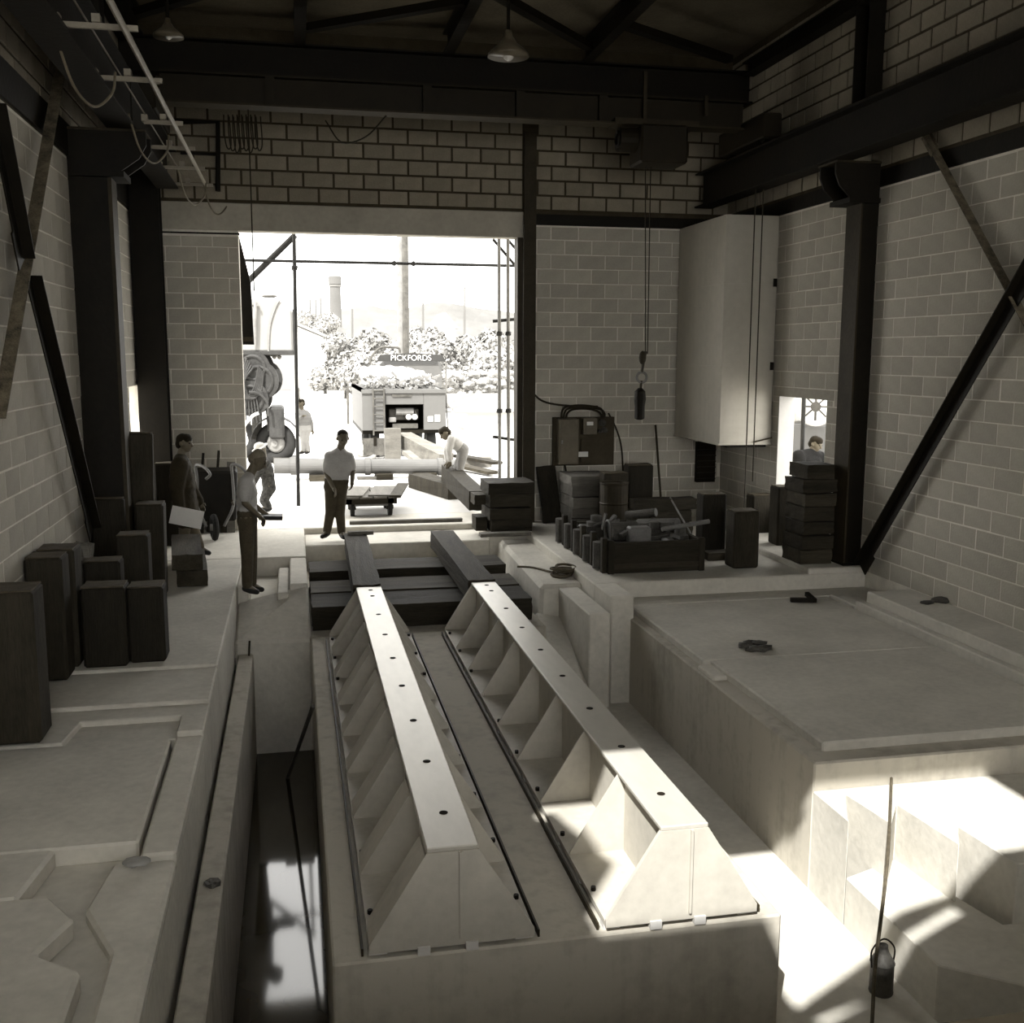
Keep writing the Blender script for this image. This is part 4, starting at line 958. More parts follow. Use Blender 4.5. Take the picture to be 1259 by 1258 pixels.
# 4 man bent over in the doorway
Jm = joints(19.9, dict(head=(547, 533), neck=(553, 537), shL=(555, 540), shR=(556, 541), pel=(569, 553), hipL=(570, 555), hipR=(569, 556),
     elL=(552, 553), wrL=(553, 566), elR=(549, 555), wrR=(550, 568), knL=(566, 574), knR=(562, 575), ankL=(566, 592), ankR=(560, 594), toeL=(557, 597), toeR=(551, 598)),
     dict(shL=-.18, shR=.18, hipL=-.09, hipR=.09, elL=-.2, elR=.2, wrL=-.15, wrR=.15, knL=-.1, knR=.1, ankL=-.1, ankR=.1, toeL=-.1, toeR=.1))
person('man in pale work clothes bending down over the timbers at the right of the doorway', Jm, (-.8, -.1, -.6), up=(-.5, 0, .8), shirt='cloth_white', trousers='cloth_pale', sleeve='long')
# 5 distant man behind the scaffold pole
Jm = joints(29.5, dict(head=(370, 496), neck=(371, 503), shL=(367, 507), shR=(377, 508), pel=(375, 528), hipL=(372, 530), hipR=(377, 530),
     elL=(366, 516), wrL=(372, 512), elR=(382, 519), wrR=(384, 528), knL=(373, 542), knR=(377, 543), ankL=(373, 554), ankR=(379, 554), toeL=(369, 557), toeR=(376, 557)),
     dict(wrL=-.2, toeL=-.05, toeR=-.05))
person('distant man in pale overalls standing in the sunlit yard behind the scaffold pole', Jm, (-.8, -.6, -.05), shirt='cloth_pale', trousers='cloth_white', sleeve='long')
# 6 man in a pale cap, bent behind the white shirted man
Jm = joints(18.8, dict(head=(321, 553), neck=(324, 563), shL=(327, 569), shR=(326, 570), pel=(331, 600), hipL=(331, 602), hipR=(330, 602),
     elL=(317, 583), wrL=(311, 596), elR=(315, 585), wrR=(309, 598), knL=(325, 614), knR=(324, 615), ankL=(330, 623), ankR=(329, 624), toeL=(322, 626), toeR=(321, 627)),
     dict(shL=-.19, shR=.19, hipL=-.09, hipR=.09, elL=-.22, elR=.2, wrL=-.15, wrR=.1, knL=-.14, knR=.1, ankL=-.1, ankR=.1, toeL=-.1, toeR=.1))
person('man in a pale cap and dark patterned clothes stooping at the left door jamb', Jm, (-.9, -.3, -.5), shirt='cloth_print', trousers='cloth_print', sleeve='long', hat='cloth_white')
# 7 man outside the little right window, seen to the shoulders
Jm = joints(15.6, dict(head=(1003, 546), neck=(998, 556), shL=(982, 562), shR=(1007, 563), pel=(990, 612), hipL=(986, 616), hipR=(996, 616),
     elL=(981, 588), wrL=(994, 592), elR=(1012, 590), wrR=(1016, 600), knL=(988, 648), knR=(998, 648), ankL=(988, 672), ankR=(998, 672), toeL=(990, 678), toeR=(1002, 678)),
     dict(shL=-.1, shR=.1, elL=-.15, wrL=-.2))
person('man in a dark jacket stooping outside the little window on the right', Jm, (.55, -.75, -.35), shirt='cloth_black', trousers='cloth_black', sleeve='long', jacket=True)

# ================================================================ DOORWAY: trolley, barrow, scaffold
def trolley():
    a, b = AZ(427, 637), AZ(478, 637); zt = AY(450, 611, a.y).z; x0, x1, y0 = a.x-.02, b.x+.1, a.y; y1 = y0+1.25
    t = thing('timber_trolley', 'low flat trolley with boards on top standing in the doorway', 'trolley', ((x0+x1)/2, y0, 0))
    MB().box(x0, x1+.06, y0, y0+.1, zt-.13, zt-.03).build('front_rail', 'timber_x', t, bevel=.006)
    MB().box(x0, x1+.06, y1-.1, y1, zt-.13, zt-.03).build('rear_rail', 'timber_x', t)
    for x in (x0+.05, x1-.05): MB().box(x-.05, x+.05, y0, y1, zt-.13, zt-.03).build('side_rail', 'timber_y', t)
    for i in range(4): MB().box(x0+.0+i*.24, x0+.22+i*.24, y0-.05, y1+.05, zt-.03, zt).build('deck_board', 'plank', t)
    for x in (x0+.12, x1-.05):
        for y in (y0+.2, y1-.2):
            MB().box(x-.04, x+.04, y-.04, y+.04, .16, zt-.13).build('leg', 'timber', t)
            w = MB().tube((x-.035, y, .15), (x+.035, y, .15), .15, n=18).build('wheel', 'rubber', t); MB().tube((x-.06, y, .15), (x+.06, y, .15), .04).build('hub', 'steel_mid', w)
    for z in (.3, .2): MB().bar((x0+.1, y0+.12, z), (x1-.05, y0+.12, z), .03, .04).build('cross_bar', 'machine_pale', t)
    MB().tube((x0+.2, y0+.4, .26), (x1-.2, y0+.4, .26), .1, n=14).build('axle_box', 'machine', t)
    for i, (dx, dy, an) in enumerate([(-.05, 0, .0), (.45, .02, -.06)]):
        c = Vector((x0+.23+dx, y0+.62, zt+.015))
        o = MB().bar(c+Vector((-.18*math.sin(an)-.1, -.62, 0)), c+Vector((.18*math.sin(an)+.12, .62, 0)), .42, .03).build('loose_board', 'plank'); tag(o, ['left', 'right'][i]+' loose board lying on the trolley in the doorway', 'board', 'boards on the trolley')
    o = MB().bar((x1+.02, y0-.1, zt+.015), (x1+.32, y1+.3, zt+.02), .2, .03).build('loose_board', 'timber_y'); tag(o, 'dark board overhanging the right edge of the trolley', 'board')
trolley()
# wheelbarrow standing on its wheel against the pier
t = thing('wheelbarrow', 'wheelbarrow stood upright with pale handles beside the suited man', 'wheelbarrow', AZ(268, 655))
c = AZ(268, 652); c.y = 16.2; X0 = AY(262, 600, 16.2).x
hz = AY(265, 580, 16.2).z
MB().hexa([(X0-.26, 16.35, .25), (X0+.3, 16.35, .25), (X0+.34, 16.5, .25), (X0-.3, 16.5, .25)], [(X0-.3, 16.5, 1.0), (X0+.34, 16.5, 1.0), (X0+.34, 16.75, 1.05), (X0-.3, 16.75, 1.05)]).build('tray', 'steel_dark', t, bevel=.03)
for dx in (-.24, .28):
    MB().path([(X0+dx*.5, 16.2, .2), (X0+dx, 16.3, .5), (X0+dx, 16.35, .9), (X0+dx, 16.25, 1.12), (X0+dx+.12, 16.1, 1.12), (X0+dx+.22, 16.0, 1.02), (X0+dx+.16, 15.95, .95)], .022, n=8).build('handle', 'machine_pale', t, smooth=True)
    MB().bar((X0+dx, 16.35, .5), (X0+dx, 15.95, .62), .03, .03).build('leg', 'steel_mid', t)
w = MB().torus((X0, 16.12, .2), .16, .045, axis=(1, .25, 0)).build('wheel', 'rubber', t); MB().tube((X0-.06, 16.12, .2), (X0+.06, 16.12, .2), .05).build('hub', 'machine_pale', w)
for i, (px, lb) in enumerate([(284, 'plank stood on end against the left door pier'), (276, 'dark plank stood on end behind the wheelbarrow')]):
    A, B = AY(px, 652, 16.8), AY(px, 568+i*8, 16.9); A.z = 0
    tag(MB().bar(A, B, .12, .05, up=(0, 1, 0)).cuts(2).jitter(.003, i).build('leaning_plank', ['timber_pale', 'timber'][i]), lb, 'plank')
for i, (a, b) in enumerate([((242, 580), (250, 563)), ((262, 582), (269, 560))]):
    t = thing('shovel', ['left', 'right'][i]+' long dark tool handle standing behind the wheelbarrow', 'tool', AY(a[0], 640, 16.78))
    A = AY(a[0], 650, 16.75); A.z = .02; B = AY(b[0], b[1]-6, 16.9)
    MB().tube(A.lerp(B, .25), B, .02, n=8).build('handle', 'timber', t); MB().bar(A, A.lerp(B, .28), .2, .015, up=(0, 1, 0)).build('blade', 'steel_dark', t)
c = AZ(279, 654); o = MB().box(c.x-.12, c.x+.12, c.y, c.y+.2, 0, .2).build('loose_block', 'block', bevel=.008); tag(o, 'pale concrete block on the floor at the foot of the left pier', 'block')

def scaf(label, a, b, r=.03, name='scaffold_tube', m='scaffold_steel', couplers=()):
    t = thing(name, label, 'scaffold', a)
    MB().tube(a, b, r, n=10).build('tube', m, t)
    for k in couplers: p = Vector(a).lerp(Vector(b), k); MB().ball(p, r*2.0, 1).build('coupler', 'scaffold_steel', t)
    return t
ys = 18.6
scaf('upright scaffold pole standing just outside the left part of the doorway', AZ(367, 622), AY(361.5, 288, AZ(367, 622).y), .034, couplers=(.88,))
yp = AZ(367, 622).y
scaf('horizontal scaffold tube crossing high in the doorway', AY(300, 320, yp+.07), AY(640, 327, yp+.07), .028, couplers=(.53, .6))
scaf('slanting scaffold board in the upper left corner of the doorway', AY(304, 347, yp+.12), AY(363, 289, yp+.1), .055)
for i, px in enumerate((613.5, 624.5)):
    A = AZ(px+.3, 601); A = AY(px+1, 596, 18.0); A.z = 0; scaf(['left', 'right'][i]+' one of the pair of scaffold poles at the right door jamb', A, AY(px, 292, 18.0), .03, couplers=(.38, .66), m='machine_pale')
scaf('long slanting scaffold tube in the upper right corner of the doorway', AY(606, 294, 18.1), AY(638, 332, 18.1), .025)
scaf('short slanting scaffold tube in the upper right corner of the doorway', AY(622, 292, 18.15), AY(639, 312, 18.15), .025)
scaf('short level scaffold tube joining the pair of poles to the right jamb', AY(606, 395, 18.05), AY(640, 392, 18.05), .028)
scaf('lower short level tube at knee height by the right jamb', AY(606, 537, 18.05), AY(640, 542, 18.05), .028)
# rolled shutter edge on the left jamb
sh = thing('door_leaf', 'dark narrow door leaf folded back outside the left jamb', 'door', AY(303, 420, 17.4))
a, b, cc = AY(294, 288, 17.4), AY(298, 345, 17.4), AY(309, 420, 17.4)
MB().prism_y([(OX0-.05, 4.6), (OX0+.0, 4.6), (OX0+.15, 3.9), (OX0+.17, cc.z-.05), (OX0-.05, cc.z-.05)], 17.3, 17.42).build('leaf', 'steel_dark', sh)
MB().box(OX0-.04, OX0+.16, 17.25, 17.3, cc.z, cc.z+.07).build('bottom_rail', 'steel_mid', sh)
# long pipe on blocks outside
p0, p1 = AZ(340, 586), AZ(560, 583); yq = 23.6
zz = AY(450, 573, yq).z; rp = .17
A, B = AY(337, 573, yq), AY(563, 574, yq)
t = thing('long_pipe', 'long pale pipe lying on blocks across the yard outside the doorway', 'pipe', A)
MB().tube(A, B, rp, n=20).build('pipe', 'pipe_clay', t, smooth=False)
for k in (.1, .5, .9): P = A.lerp(B, k); MB().tube(P-Vector((.06, 0, 0)), P+Vector((.06, 0, 0)), rp+.03, n=20).build('collar', 'pipe_clay', t)
for i, (x0, x1, nm) in enumerate([(380, 400, 'leftmost'), (463, 483, 'second'), (508, 522, 'third'), (522, 537, 'rightmost')]):
    C0, C1 = AY(x0, 580, 23.3), AY(x1, 580, 23.3)
    o = MB().box(C0.x, C1.x, 23.25, 23.95, 0, zz-rp+.005).cuts(1).jitter(.005, i).build('pipe_block', 'timber_x'); tag(o, nm+' timber block carrying the long pipe in the yard', 'timber', 'blocks under the pipe')
for i, (px, py) in enumerate([(452, 590), (527, 596)]):
    c = AZ(px, py); o = MB().box(c.x-.22, c.x+.22, c.y, c.y+.3, 0, .05).jitter(.01, i).build('flat_offcut', 'plank'); tag(o, ['flat offcut lying between the trolley and the long pipe', 'flat offcut lying right of the trolley'][i], 'offcut')

# ================================================================ YARD
gm = MB().box(-250, 250, YB+1.2, 420, -.8, -.0).build('ground', 'ground'); gm['kind'] = 'structure'
g2_ = MB().box(XR+WT, 250, -40, YB+1.2, -.8, 0).build('ground', 'ground'); g2_['kind'] = 'structure'
g3_ = MB().box(-250, XL-WT, -40, YB+1.2, -.8, 0).build('ground', 'ground'); g3_['kind'] = 'structure'
g4_ = MB().box(XL-WT, XR+WT, -40, YREAR, -.8, 0).build('ground', 'ground'); g4_['kind'] = 'structure'
def truck():
    Y = 28.0
    def P(px, py, d=0): return AY(px, py, Y+d)
    L, R_ = P(445, 480).x, P(548, 480).x; zb, zt = P(0, 535).z, P(0, 481).z; Ln = 5.0
    t = thing('lorry', 'lorry backed up to the doorway with a loaded bed and sign board', 'lorry', ((L+R_)/2, Y, 0))
    o0, o1 = P(466, 0).x, P(516, 0).x; oz = P(0, 501).z
    MB().box(L, o0, Y, Y+.12, zb, zt).build('rear_panel', 'truck_paint', t, bevel=.01)
    MB().box(o1, R_, Y, Y+.12, zb, zt).build('rear_panel', 'truck_paint', t, bevel=.01)
    MB().box(o0, o1, Y, Y+.12, oz, zt).build('rear_panel', 'truck_paint', t, bevel=.01)
    MB().box(L, L+.1, Y+.12, Y+Ln, zb, zt).build('side_panel', 'truck_paint', t); MB().box(R_-.1, R_, Y+.12, Y+Ln, zb, zt).build('side_panel', 'truck_paint', t)
    MB().box(L, R_, Y+.12, Y+Ln, zt-.08, zt).build('bed', 'truck_paint', t)
    MB().box(L+.1, R_-.1, Y+.9, Y+1.0, zb, zt-.1).build('bulkhead', 'dark_hole', t)
    MB().box(L, R_, Y+.12, Y+Ln, zb-.1, zb).build('chassis', 'steel_dark', t)
    MB().box(L-.02, R_+.02, Y-.05, Y, zt-.1, zt).build('tail_rail', 'truck_paint', t)
    MB().box(P(475, 0).x, P(500, 0).x, Y-.03, Y, zt-.2, zt-.13).build('rear_slot', 'machine', t)
    # works inside the opening
    e = MB().box(o0+.12, o1-.1, Y+.3, Y+.8, zb+.25, zb+.55).build('engine', 'machine', t, bevel=.02)
    MB().tube((o0+.3, Y+.25, oz-.2), (o1-.25, Y+.25, oz-.2), .1, n=16).build('cylinder', 'machine_pale', t)
    for x in (P(497, 0).x, P(505, 0).x): g_ = MB().lathe((x, Y+.2, P(0, 518).z), [(.075, 0), (.075, .06), (.03, .065), (.03, .05)], axis=(0, -1, 0), n=16).build('lamp', 'white_paint', t)
    MB().box(o0+.2, o1-.15, Y+.1, Y+.28, P(0, 531).z-.04, P(0, 527).z).build('shelf', 'machine', t)
    MB().box(o0+.1, o0+.3, Y+.15, Y+.35, zb+.2, oz-.35).build('valve_chest', 'machine_pale', t, bevel=.02)
    for i in range(5): MB().tube((o0+.3+i*.13, Y+.22, zb+.5), (o0+.34+i*.13, Y+.22, oz-.3), .03).build('hose', 'machine', t)
    # ladder
    lx0, lx1 = P(450, 0).x, P(464, 0).x; l0, l1 = P(0, 541).z, P(0, 478).z
    for x in (lx0, lx1): MB().bar((x, Y-.08, l0), (x, Y-.08, l1), .035, .035).build('ladder_stile', 'machine', t)
    for i in range(6): z = l0+.12+i*(l1-l0-.2)/5; MB().tube((lx0, Y-.08, z), (lx1, Y-.08, z), .017, n=8).build('ladder_rung', 'machine', t)
    # wheels and mudguards
    for x in (L+.35, R_-.35):
        for y in (Y+.7, Y+Ln-1.2):
            w = MB().torus((x, y, .42), .3, .13, axis=(1, 0, 0), n=28, k=10).build('tyre', 'rubber', t, smooth=True); MB().tube((x-.1, y, .42), (x+.1, y, .42), .2, n=18).build('hub', 'machine', w)
    MB().box(L+.0, L+.6, Y-.04, Y, .1, P(0, 545).z).build('mud_flap', 'machine', t)
    MB().box(L+.28, L+.36, Y-.06, Y-.04, P(0, 555).z, P(0, 543).z).build('flap_bracket', 'steel_dark', t)
    # plate with signs at the right
    for i in range(2): MB().box(P(521+i*9, 0).x, P(528+i*9, 0).x, Y-.02, Y, P(0, 524).z, P(0, 517-i*2).z).build('number_plate', 'white_paint', t)
    # headboard with the haulier's name, roof hoop
    Yh = Y+Ln-.6
    def Q(px, py): return AY(px, py, Yh)
    c0, c1, z0, z1 = Q(456, 0).x, Q(545, 0).x, Q(0, 444).z, Q(0, 434).z
    hbo = MB().prism_y([(c0, z0), (c1, z0), (c1-.1, z1-.03), ((c0+c1)/2, z1+.03), (c0+.1, z1-.03)], Yh, Yh+.1).build('name_board', 'truck_sign', t)
    cu = bpy.data.curves.new('lettering', 'FONT'); cu.body = 'PICKFORDS'; cu.size = 1; cu.extrude = .01; cu.align_x = 'CENTER'
    ob = bpy.data.objects.new('lettering', cu); COL.objects.link(ob); dg = bpy.context.evaluated_depsgraph_get(); dg.update()
    me = bpy.data.meshes.new_from_object(ob.evaluated_get(dg), depsgraph=dg); bpy.data.objects.remove(ob)
    xs = [v.co.x for v in me.vertices]; zs = [v.co.y for v in me.vertices]
    a, b = Q(474, 0).x, Q(526, 0).x; sx = (b-a)/(max(xs)-min(xs)); sz = (z1-z0)*.72/(max(zs)-min(zs))
    b2 = MB(); b2.bm.free(); b2.bm = bmesh.new(); b2.bm.from_mesh(me)
    for v in b2.bm.verts: v.co = Vector(((a+b)/2+v.co.x*sx, Yh-.012-v.co.z, z0+(z1-z0)*.14+v.co.y*sz))
    b2.build('lettering', 'white_paint', hbo)
    cabz = Q(0, 470).z
    MB().box(c0+.1, c1-.1, Yh+.1, Yh+2.0, .8, z0+.02).build('cab', 'truck_paint', t, bevel=.12)
    hp = [Q(455, 446), Q(457, 438), Q(463, 431), Q(470, 427), Q(480, 427), Q(490, 428), Q(492, 434)]; MB().path(hp, .035, n=8).build('roof_hoop', 'machine', t)
    MB().box(Q(533, 0).x, Q(537, 0).x, Yh+.2, Yh+.3, z1, Q(0, 429).z).build('roof_lamp', 'machine', t)
    # load: tarpaulin over heaped gear
    mb = MB(); n = 16; x0_, x1_ = L+.1, R_-.12; G = {}
    rr = random.Random(5)
    for i in range(n+1):
        for j in range(n+1):
            u, v = i/n, j/n; x = x0_+(x1_-x0_)*u; y = Y+.9+v*4.6
            zz = zt+.12+.42*min(1, v*1.9)*(1-.35*abs(u-.5)**2*4)+.1*noise.noise(Vector((u*5, v*5, 1)))+.07*noise.noise(Vector((u*14, v*12, 4)))
            zz += .12*max(0, 1-abs(u-.5)*4)*max(0, 1-abs(v-.3)*3)
            G[i, j] = mb.bm.verts.new((x, y, zz))
    for i in range(n):
        for j in range(n): mb.face([G[i, j], G[i+1, j], G[i+1, j+1], G[i, j+1]])
    tp = mb.build('tarpaulin', 'canvas', smooth=False); sol = tp.modifiers.new('s', 'SOLIDIFY'); sol.thickness = .015; tag(tp, 'pale tarpaulin draped over the load of the lorry', 'tarpaulin')
    mb = MB()
    for i in range(130):
        p = Vector((rr.uniform(L+.12, R_-.15), rr.uniform(Y+.15, Y+1.1), zt+rr.uniform(.0, .32))); d = Vector((rr.uniform(-1, 1), rr.uniform(-.4, .4), rr.uniform(-.3, .5))).normalized()*rr.uniform(.06, .22)
        mb.bar(p, p+d, rr.uniform(.03, .08), rr.uniform(.03, .07))
    tag(mb.build('loose_gear', 'machine_pale'), 'jumble of loose chains and gear along the tail of the lorry bed', 'gear', kind='stuff')
    rp_ = [P(548, 445, 1), P(549, 500, .3), P(551, 525, -.1)]; MB().path(rp_, .02).build('rope', 'machine', t)
    return t
truck()
# timbers standing and leaning behind the lorry, rubble
P = lambda px, py, y: AY(px, py, y)
a, b = P(474, 562, 26.6), P(493, 562, 26.6); a.z = 0
o = MB().box(a.x, b.x, 26.6, 26.9, 0, P(0, 533, 26.6).z).cuts(1).jitter(.008, 2).build('upright_block', 'timber_pale'); tag(o, 'pale square timber standing on end behind the lorry', 'timber')
A, B = P(496, 540, 27.2), P(548, 562, 25.6); B.z = .16
tag(MB().bar(A, B, .45, .36).cuts(2).jitter(.01, 3).build('sloping_timber', 'timber_pale'), 'thick pale timber sloping down from the lorry to the ground', 'timber')
A, B = P(499, 556, 26.0), P(526, 569, 24.7); B.z = .06; tag(MB().bar(A, B, .2, .1).build('sloping_plank', 'timber_pale'), 'thinner plank sloping beneath the thick timber at the lorry', 'plank')
for i in range(14):
    r = random.Random(i+70); px = 443+i*2.6+r.uniform(-2, 2); py = 562+r.uniform(-5, 3); c = AZ(px, py)
    o = MB().ball(c+Vector((0, 0, .06)), r.uniform(.07, .13), 1, (1.3, 1, .8)).jitter(.03, i).build('rubble_stone', 'stone'); tag(o, 'broken stone in the rubble behind the left lorry wheel', 'stone', 'rubble at the lorry')
# plant at the left of the yard: tank on a lorry with winding gear
def plant():
    Y = 27.0
    def P(px, py, d=0): return AY(px, py, Y+d)
    t = thing('tank_vehicle', 'vehicle with a tall white tank and winding gear, half hidden by the left jamb', 'vehicle', (P(320, 0).x, Y, 0))
    z0, z1 = P(0, 432).z, P(0, 366).z; xr_, xl_ = P(349, 0).x, P(300, 0).x-2.2
    prof = [(xl_, z0), (xr_, z0), (xr_, z1-.25), (xr_-.12, z1-.06), (xr_-.4, z1+.06), (xr_-1.0, z1+.1), (xl_, z1+.1)]
    MB().prism_y(prof, Y, Y+2.2).build('tank', 'tank_paint', t, bevel=.05)
    MB().box(xl_, xr_+.04, Y-.04, Y+2.24, z0-.08, z0+.04).build('tank_rim', 'machine_dark', t, bevel=.02)
    MB().box(xr_-.01, xr_+.04, Y-.05, Y-.01, z0, z1-.2).build('edge_bead', 'machine_dark', t)
    MB().torus((P(330, 360).x, Y+.9, z1+.16), .16, .03, n=16).build('hatch', 'machine', t)
    pts = [P(330, 432, -.03), P(332, 400, -.03), P(340, 375, -.03), P(346, 367, -.03)]; MB().path(pts, .02).build('weld_band', 'machine_pale', t)
    MB().path([P(314, 372, -.1), P(313, 400, -.12), P(313, 425, -.1)], .05, n=8).build('standpipe', 'machine_pale', t)
    MB().bar(P(306, 375, -.1), P(319, 378, -.1), .06, .05).build('bracket', 'machine', t)
    for i in range(4): p = P(334+i*3.2, 436+i % 2*3, .1); MB().ball(p, .06, 1).build('valve', 'machine', t)
    MB().bar(P(316, 436, .8), P(316, 540, .8), .25, .3).build('support', 'machine', t)
    # winding gear below
    for (px, py, r) in [(311, 452, .42), (318, 468, .5), (308, 490, .45)]:
        c = P(px, py, .0); MB().lathe(c, [(r, 0), (r, .06), (r*.82, .07), (r*.8, .35), (r, .36), (r, .42)], axis=(.25, 1, .1), n=24).build('reel', 'machine_dark', t)
        MB().torus(c, r*.7, .05, axis=(.25, 1, .1), n=20).build('reel_ring', 'machine_dark', t)
    for k in range(5):
        pts = [P(303+k*2, 440+k*3, -.1), P(296+k, 470, -.15), P(300+k*2, 490, -.15), P(312+k*2, 478+k, -.1), P(318+k*1.5, 450+k*2, -.1)]; MB().path(pts, .025).build('hose', 'machine_dark', t)
    pts = [P(306, 482, -.2), P(318, 484, -.2), P(328, 495, -.2), P(330, 512, -.2)]; MB().path(pts, .03).build('hose', 'machine_dark', t)
    for k in range(6): MB().bar(P(299+k*3, 484, -.1), P(298+k*4.5, 520, -.1), .03, .03).build('grille_bar', 'machine_dark', t)
    MB().path([P(302, 535, -.3), P(300, 525, -.3), P(310, 512, -.3), P(318, 508, -.3)], .04).build('pale_pipe', 'white_paint', t)
    MB().box(P(314, 0).x, P(334, 0).x, Y, Y+1.2, P(0, 545).z, P(0, 503).z).build('engine_housing', 'machine_dark', t, bevel=.06)
    MB().tube(P(328, 500, .3), P(331, 530, .3), .04).build('lever', 'machine_dark', t); MB().ball(P(336, 505, .3), .09).build('lamp', 'machine', t)
    # wheel under its mudguard
    c = P(339, 533, .4); r = .5
    w = MB().torus((c.x, c.y, .52), .38, .15, axis=(.35, 1, 0), n=28, k=10).build('tyre', 'rubber', t, smooth=True)
    MB().lathe((c.x, c.y-.12, .52), [(.24, 0), (.2, .05), (.08, .08), (.08, .12)], axis=(-.35, -1, 0), n=18).build('hub', 'machine_pale', w)
    mb = MB(); pr = []
    for k in range(13): a = math.radians(-10+k*16); pr.append((c.x+math.cos(a)*.62, .52+math.sin(a)*.66))
    for (ax0, az0), (ax1, az1) in zip(pr, pr[1:]): mb.hexa([(ax0, c.y-.3, az0), (ax0, c.y+.3, az0), (ax0, c.y+.3, az0+.03), (ax0, c.y-.3, az0+.03)], [(ax1, c.y-.3, az1), (ax1, c.y+.3, az1), (ax1, c.y+.3, az1+.03), (ax1, c.y-.3, az1+.03)])
    mb.build('mudguard', 'machine_dark', t)
    MB().box(P(318, 0).x, P(352, 0).x, Y+.1, Y+.8, .0, .16).build('skid_plate', 'machine', t)
    w2 = MB().torus((P(304, 0).x-.6, Y+1.8, .5), .36, .15, axis=(.35, 1, 0), n=28, k=10).build('tyre', 'rubber', t, smooth=True)
plant()
# gable ended shed
def shed():
    Y = 80
    def P(px, py, d=0): return AY(px, py, Y+d)
    t = thing('shed', 'white gable ended shed across the yard behind the tank vehicle', 'building', (P(362, 0).x, Y, 0))
    xa, xb = P(322, 0).x-4.5, P(391, 0).x; ze = P(0, 414).z; zr = P(0, 392).z; xm = P(346, 0).x
    zr = ze+(xb-xm)*.42
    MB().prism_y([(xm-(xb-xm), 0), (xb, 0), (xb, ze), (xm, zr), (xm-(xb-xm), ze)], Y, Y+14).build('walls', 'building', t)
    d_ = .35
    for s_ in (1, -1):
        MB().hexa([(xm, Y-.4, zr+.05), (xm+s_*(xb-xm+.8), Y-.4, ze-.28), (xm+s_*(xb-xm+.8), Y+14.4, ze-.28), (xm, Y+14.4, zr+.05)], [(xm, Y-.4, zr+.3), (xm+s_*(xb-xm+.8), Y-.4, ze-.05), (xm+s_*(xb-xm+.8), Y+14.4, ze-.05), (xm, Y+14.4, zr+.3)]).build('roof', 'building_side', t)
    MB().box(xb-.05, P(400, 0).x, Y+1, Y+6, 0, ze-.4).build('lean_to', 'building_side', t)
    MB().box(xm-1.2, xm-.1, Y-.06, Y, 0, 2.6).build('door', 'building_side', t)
shed()
def far_house(label, px0, px1, py, pt, Y):
    a, b = AY(px0, py, Y), AY(px1, py, Y); zt_ = AY(px0, pt, Y).z; t = thing('far_house', label, 'building', (a.x, Y, 0))
    MB().box(a.x, b.x, Y, Y+6, 0, zt_).build('walls', 'building', t)
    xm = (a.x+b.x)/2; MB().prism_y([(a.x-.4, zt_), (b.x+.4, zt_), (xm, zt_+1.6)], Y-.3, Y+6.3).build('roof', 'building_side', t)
    MB().box(xm-.5, xm+.5, Y-.05, Y, .8, 2.2).build('window', 'machine', t)
far_house('low white house among the bushes right of the telegraph pole', 536, 560, 432, 404, 105)
# chimney on the hill, telegraph poles, masts
t = thing('brick_chimney', 'pale factory chimney standing on the hillside', 'chimney', AY(413, 398, 190))
c = AY(413, 398, 190); tp = AY(412, 339, 190)
MB().lathe((c.x, 190, 0), [(1.15, 0), (.95, tp.z-1.6), (1.15, tp.z-1.5), (1.15, tp.z-.2), (.8, tp.z), (.6, tp.z)], n=20).build('stack', 'hill', t)
MB().lathe((c.x, 190, tp.z-1.9), [(1.1, 0), (1.2, .3)], n=20).build('collar', 'building_side', t)
for i, (px, yy, w) in enumerate([(493, 36, .09), (499.5, 35, .10)]):
    t = thing('telegraph_pole', ['left', 'right'][i]+' one of two tall poles rising behind the lorry', 'pole', AY(px, 560, yy)); A = AY(px, 540, yy); A.z = 0; B = AY(px-2, 200, yy); MB().tube(A, B, w*1.25, w, n=12).build('shaft', ['machine_pale', 'machine'][i], t)
    MB().bar(B-Vector((.6, 0, .8)), B+Vector((.6, 0, -.8)), .09, .09).build('cross_arm', 'machine', t)
for i, (px, y0_, y1_) in enumerate([(381, 400, 368), (388, 404, 368), (394, 404, 366), (433, 420, 380), (571, 400, 352), (520, 400, 372)]):
    A = AY(px, y0_+20, 134); A.z = 0; B = AY(px, y1_, 134); o = MB().tube(A, B, .16, .12, n=6).build('far_mast', 'hill'); tag(o, 'thin mast far off among the trees, %s from the left' % ['first', 'second', 'third', 'fourth', 'last', 'fifth'][i], 'mast', 'masts on the hillside')
# fence
t = thing('wire_fence', 'post and wire fence along the far side of the yard', 'fence', AY(560, 500, 42))
for i in range(14):
    x = AY(545, 500, 42).x+(i-9)*1.9; MB().box(x-.05, x+.05, 42, 42.1, 0, 1.45).build('fence_post', 'machine', t)
for z in (.45, .9, 1.35): MB().bar((AY(545, 0, 42).x-17, 42.05, z), (AY(545, 0, 42).x+9, 42.05, z), .02, .02).build('fence_wire', 'machine', t)
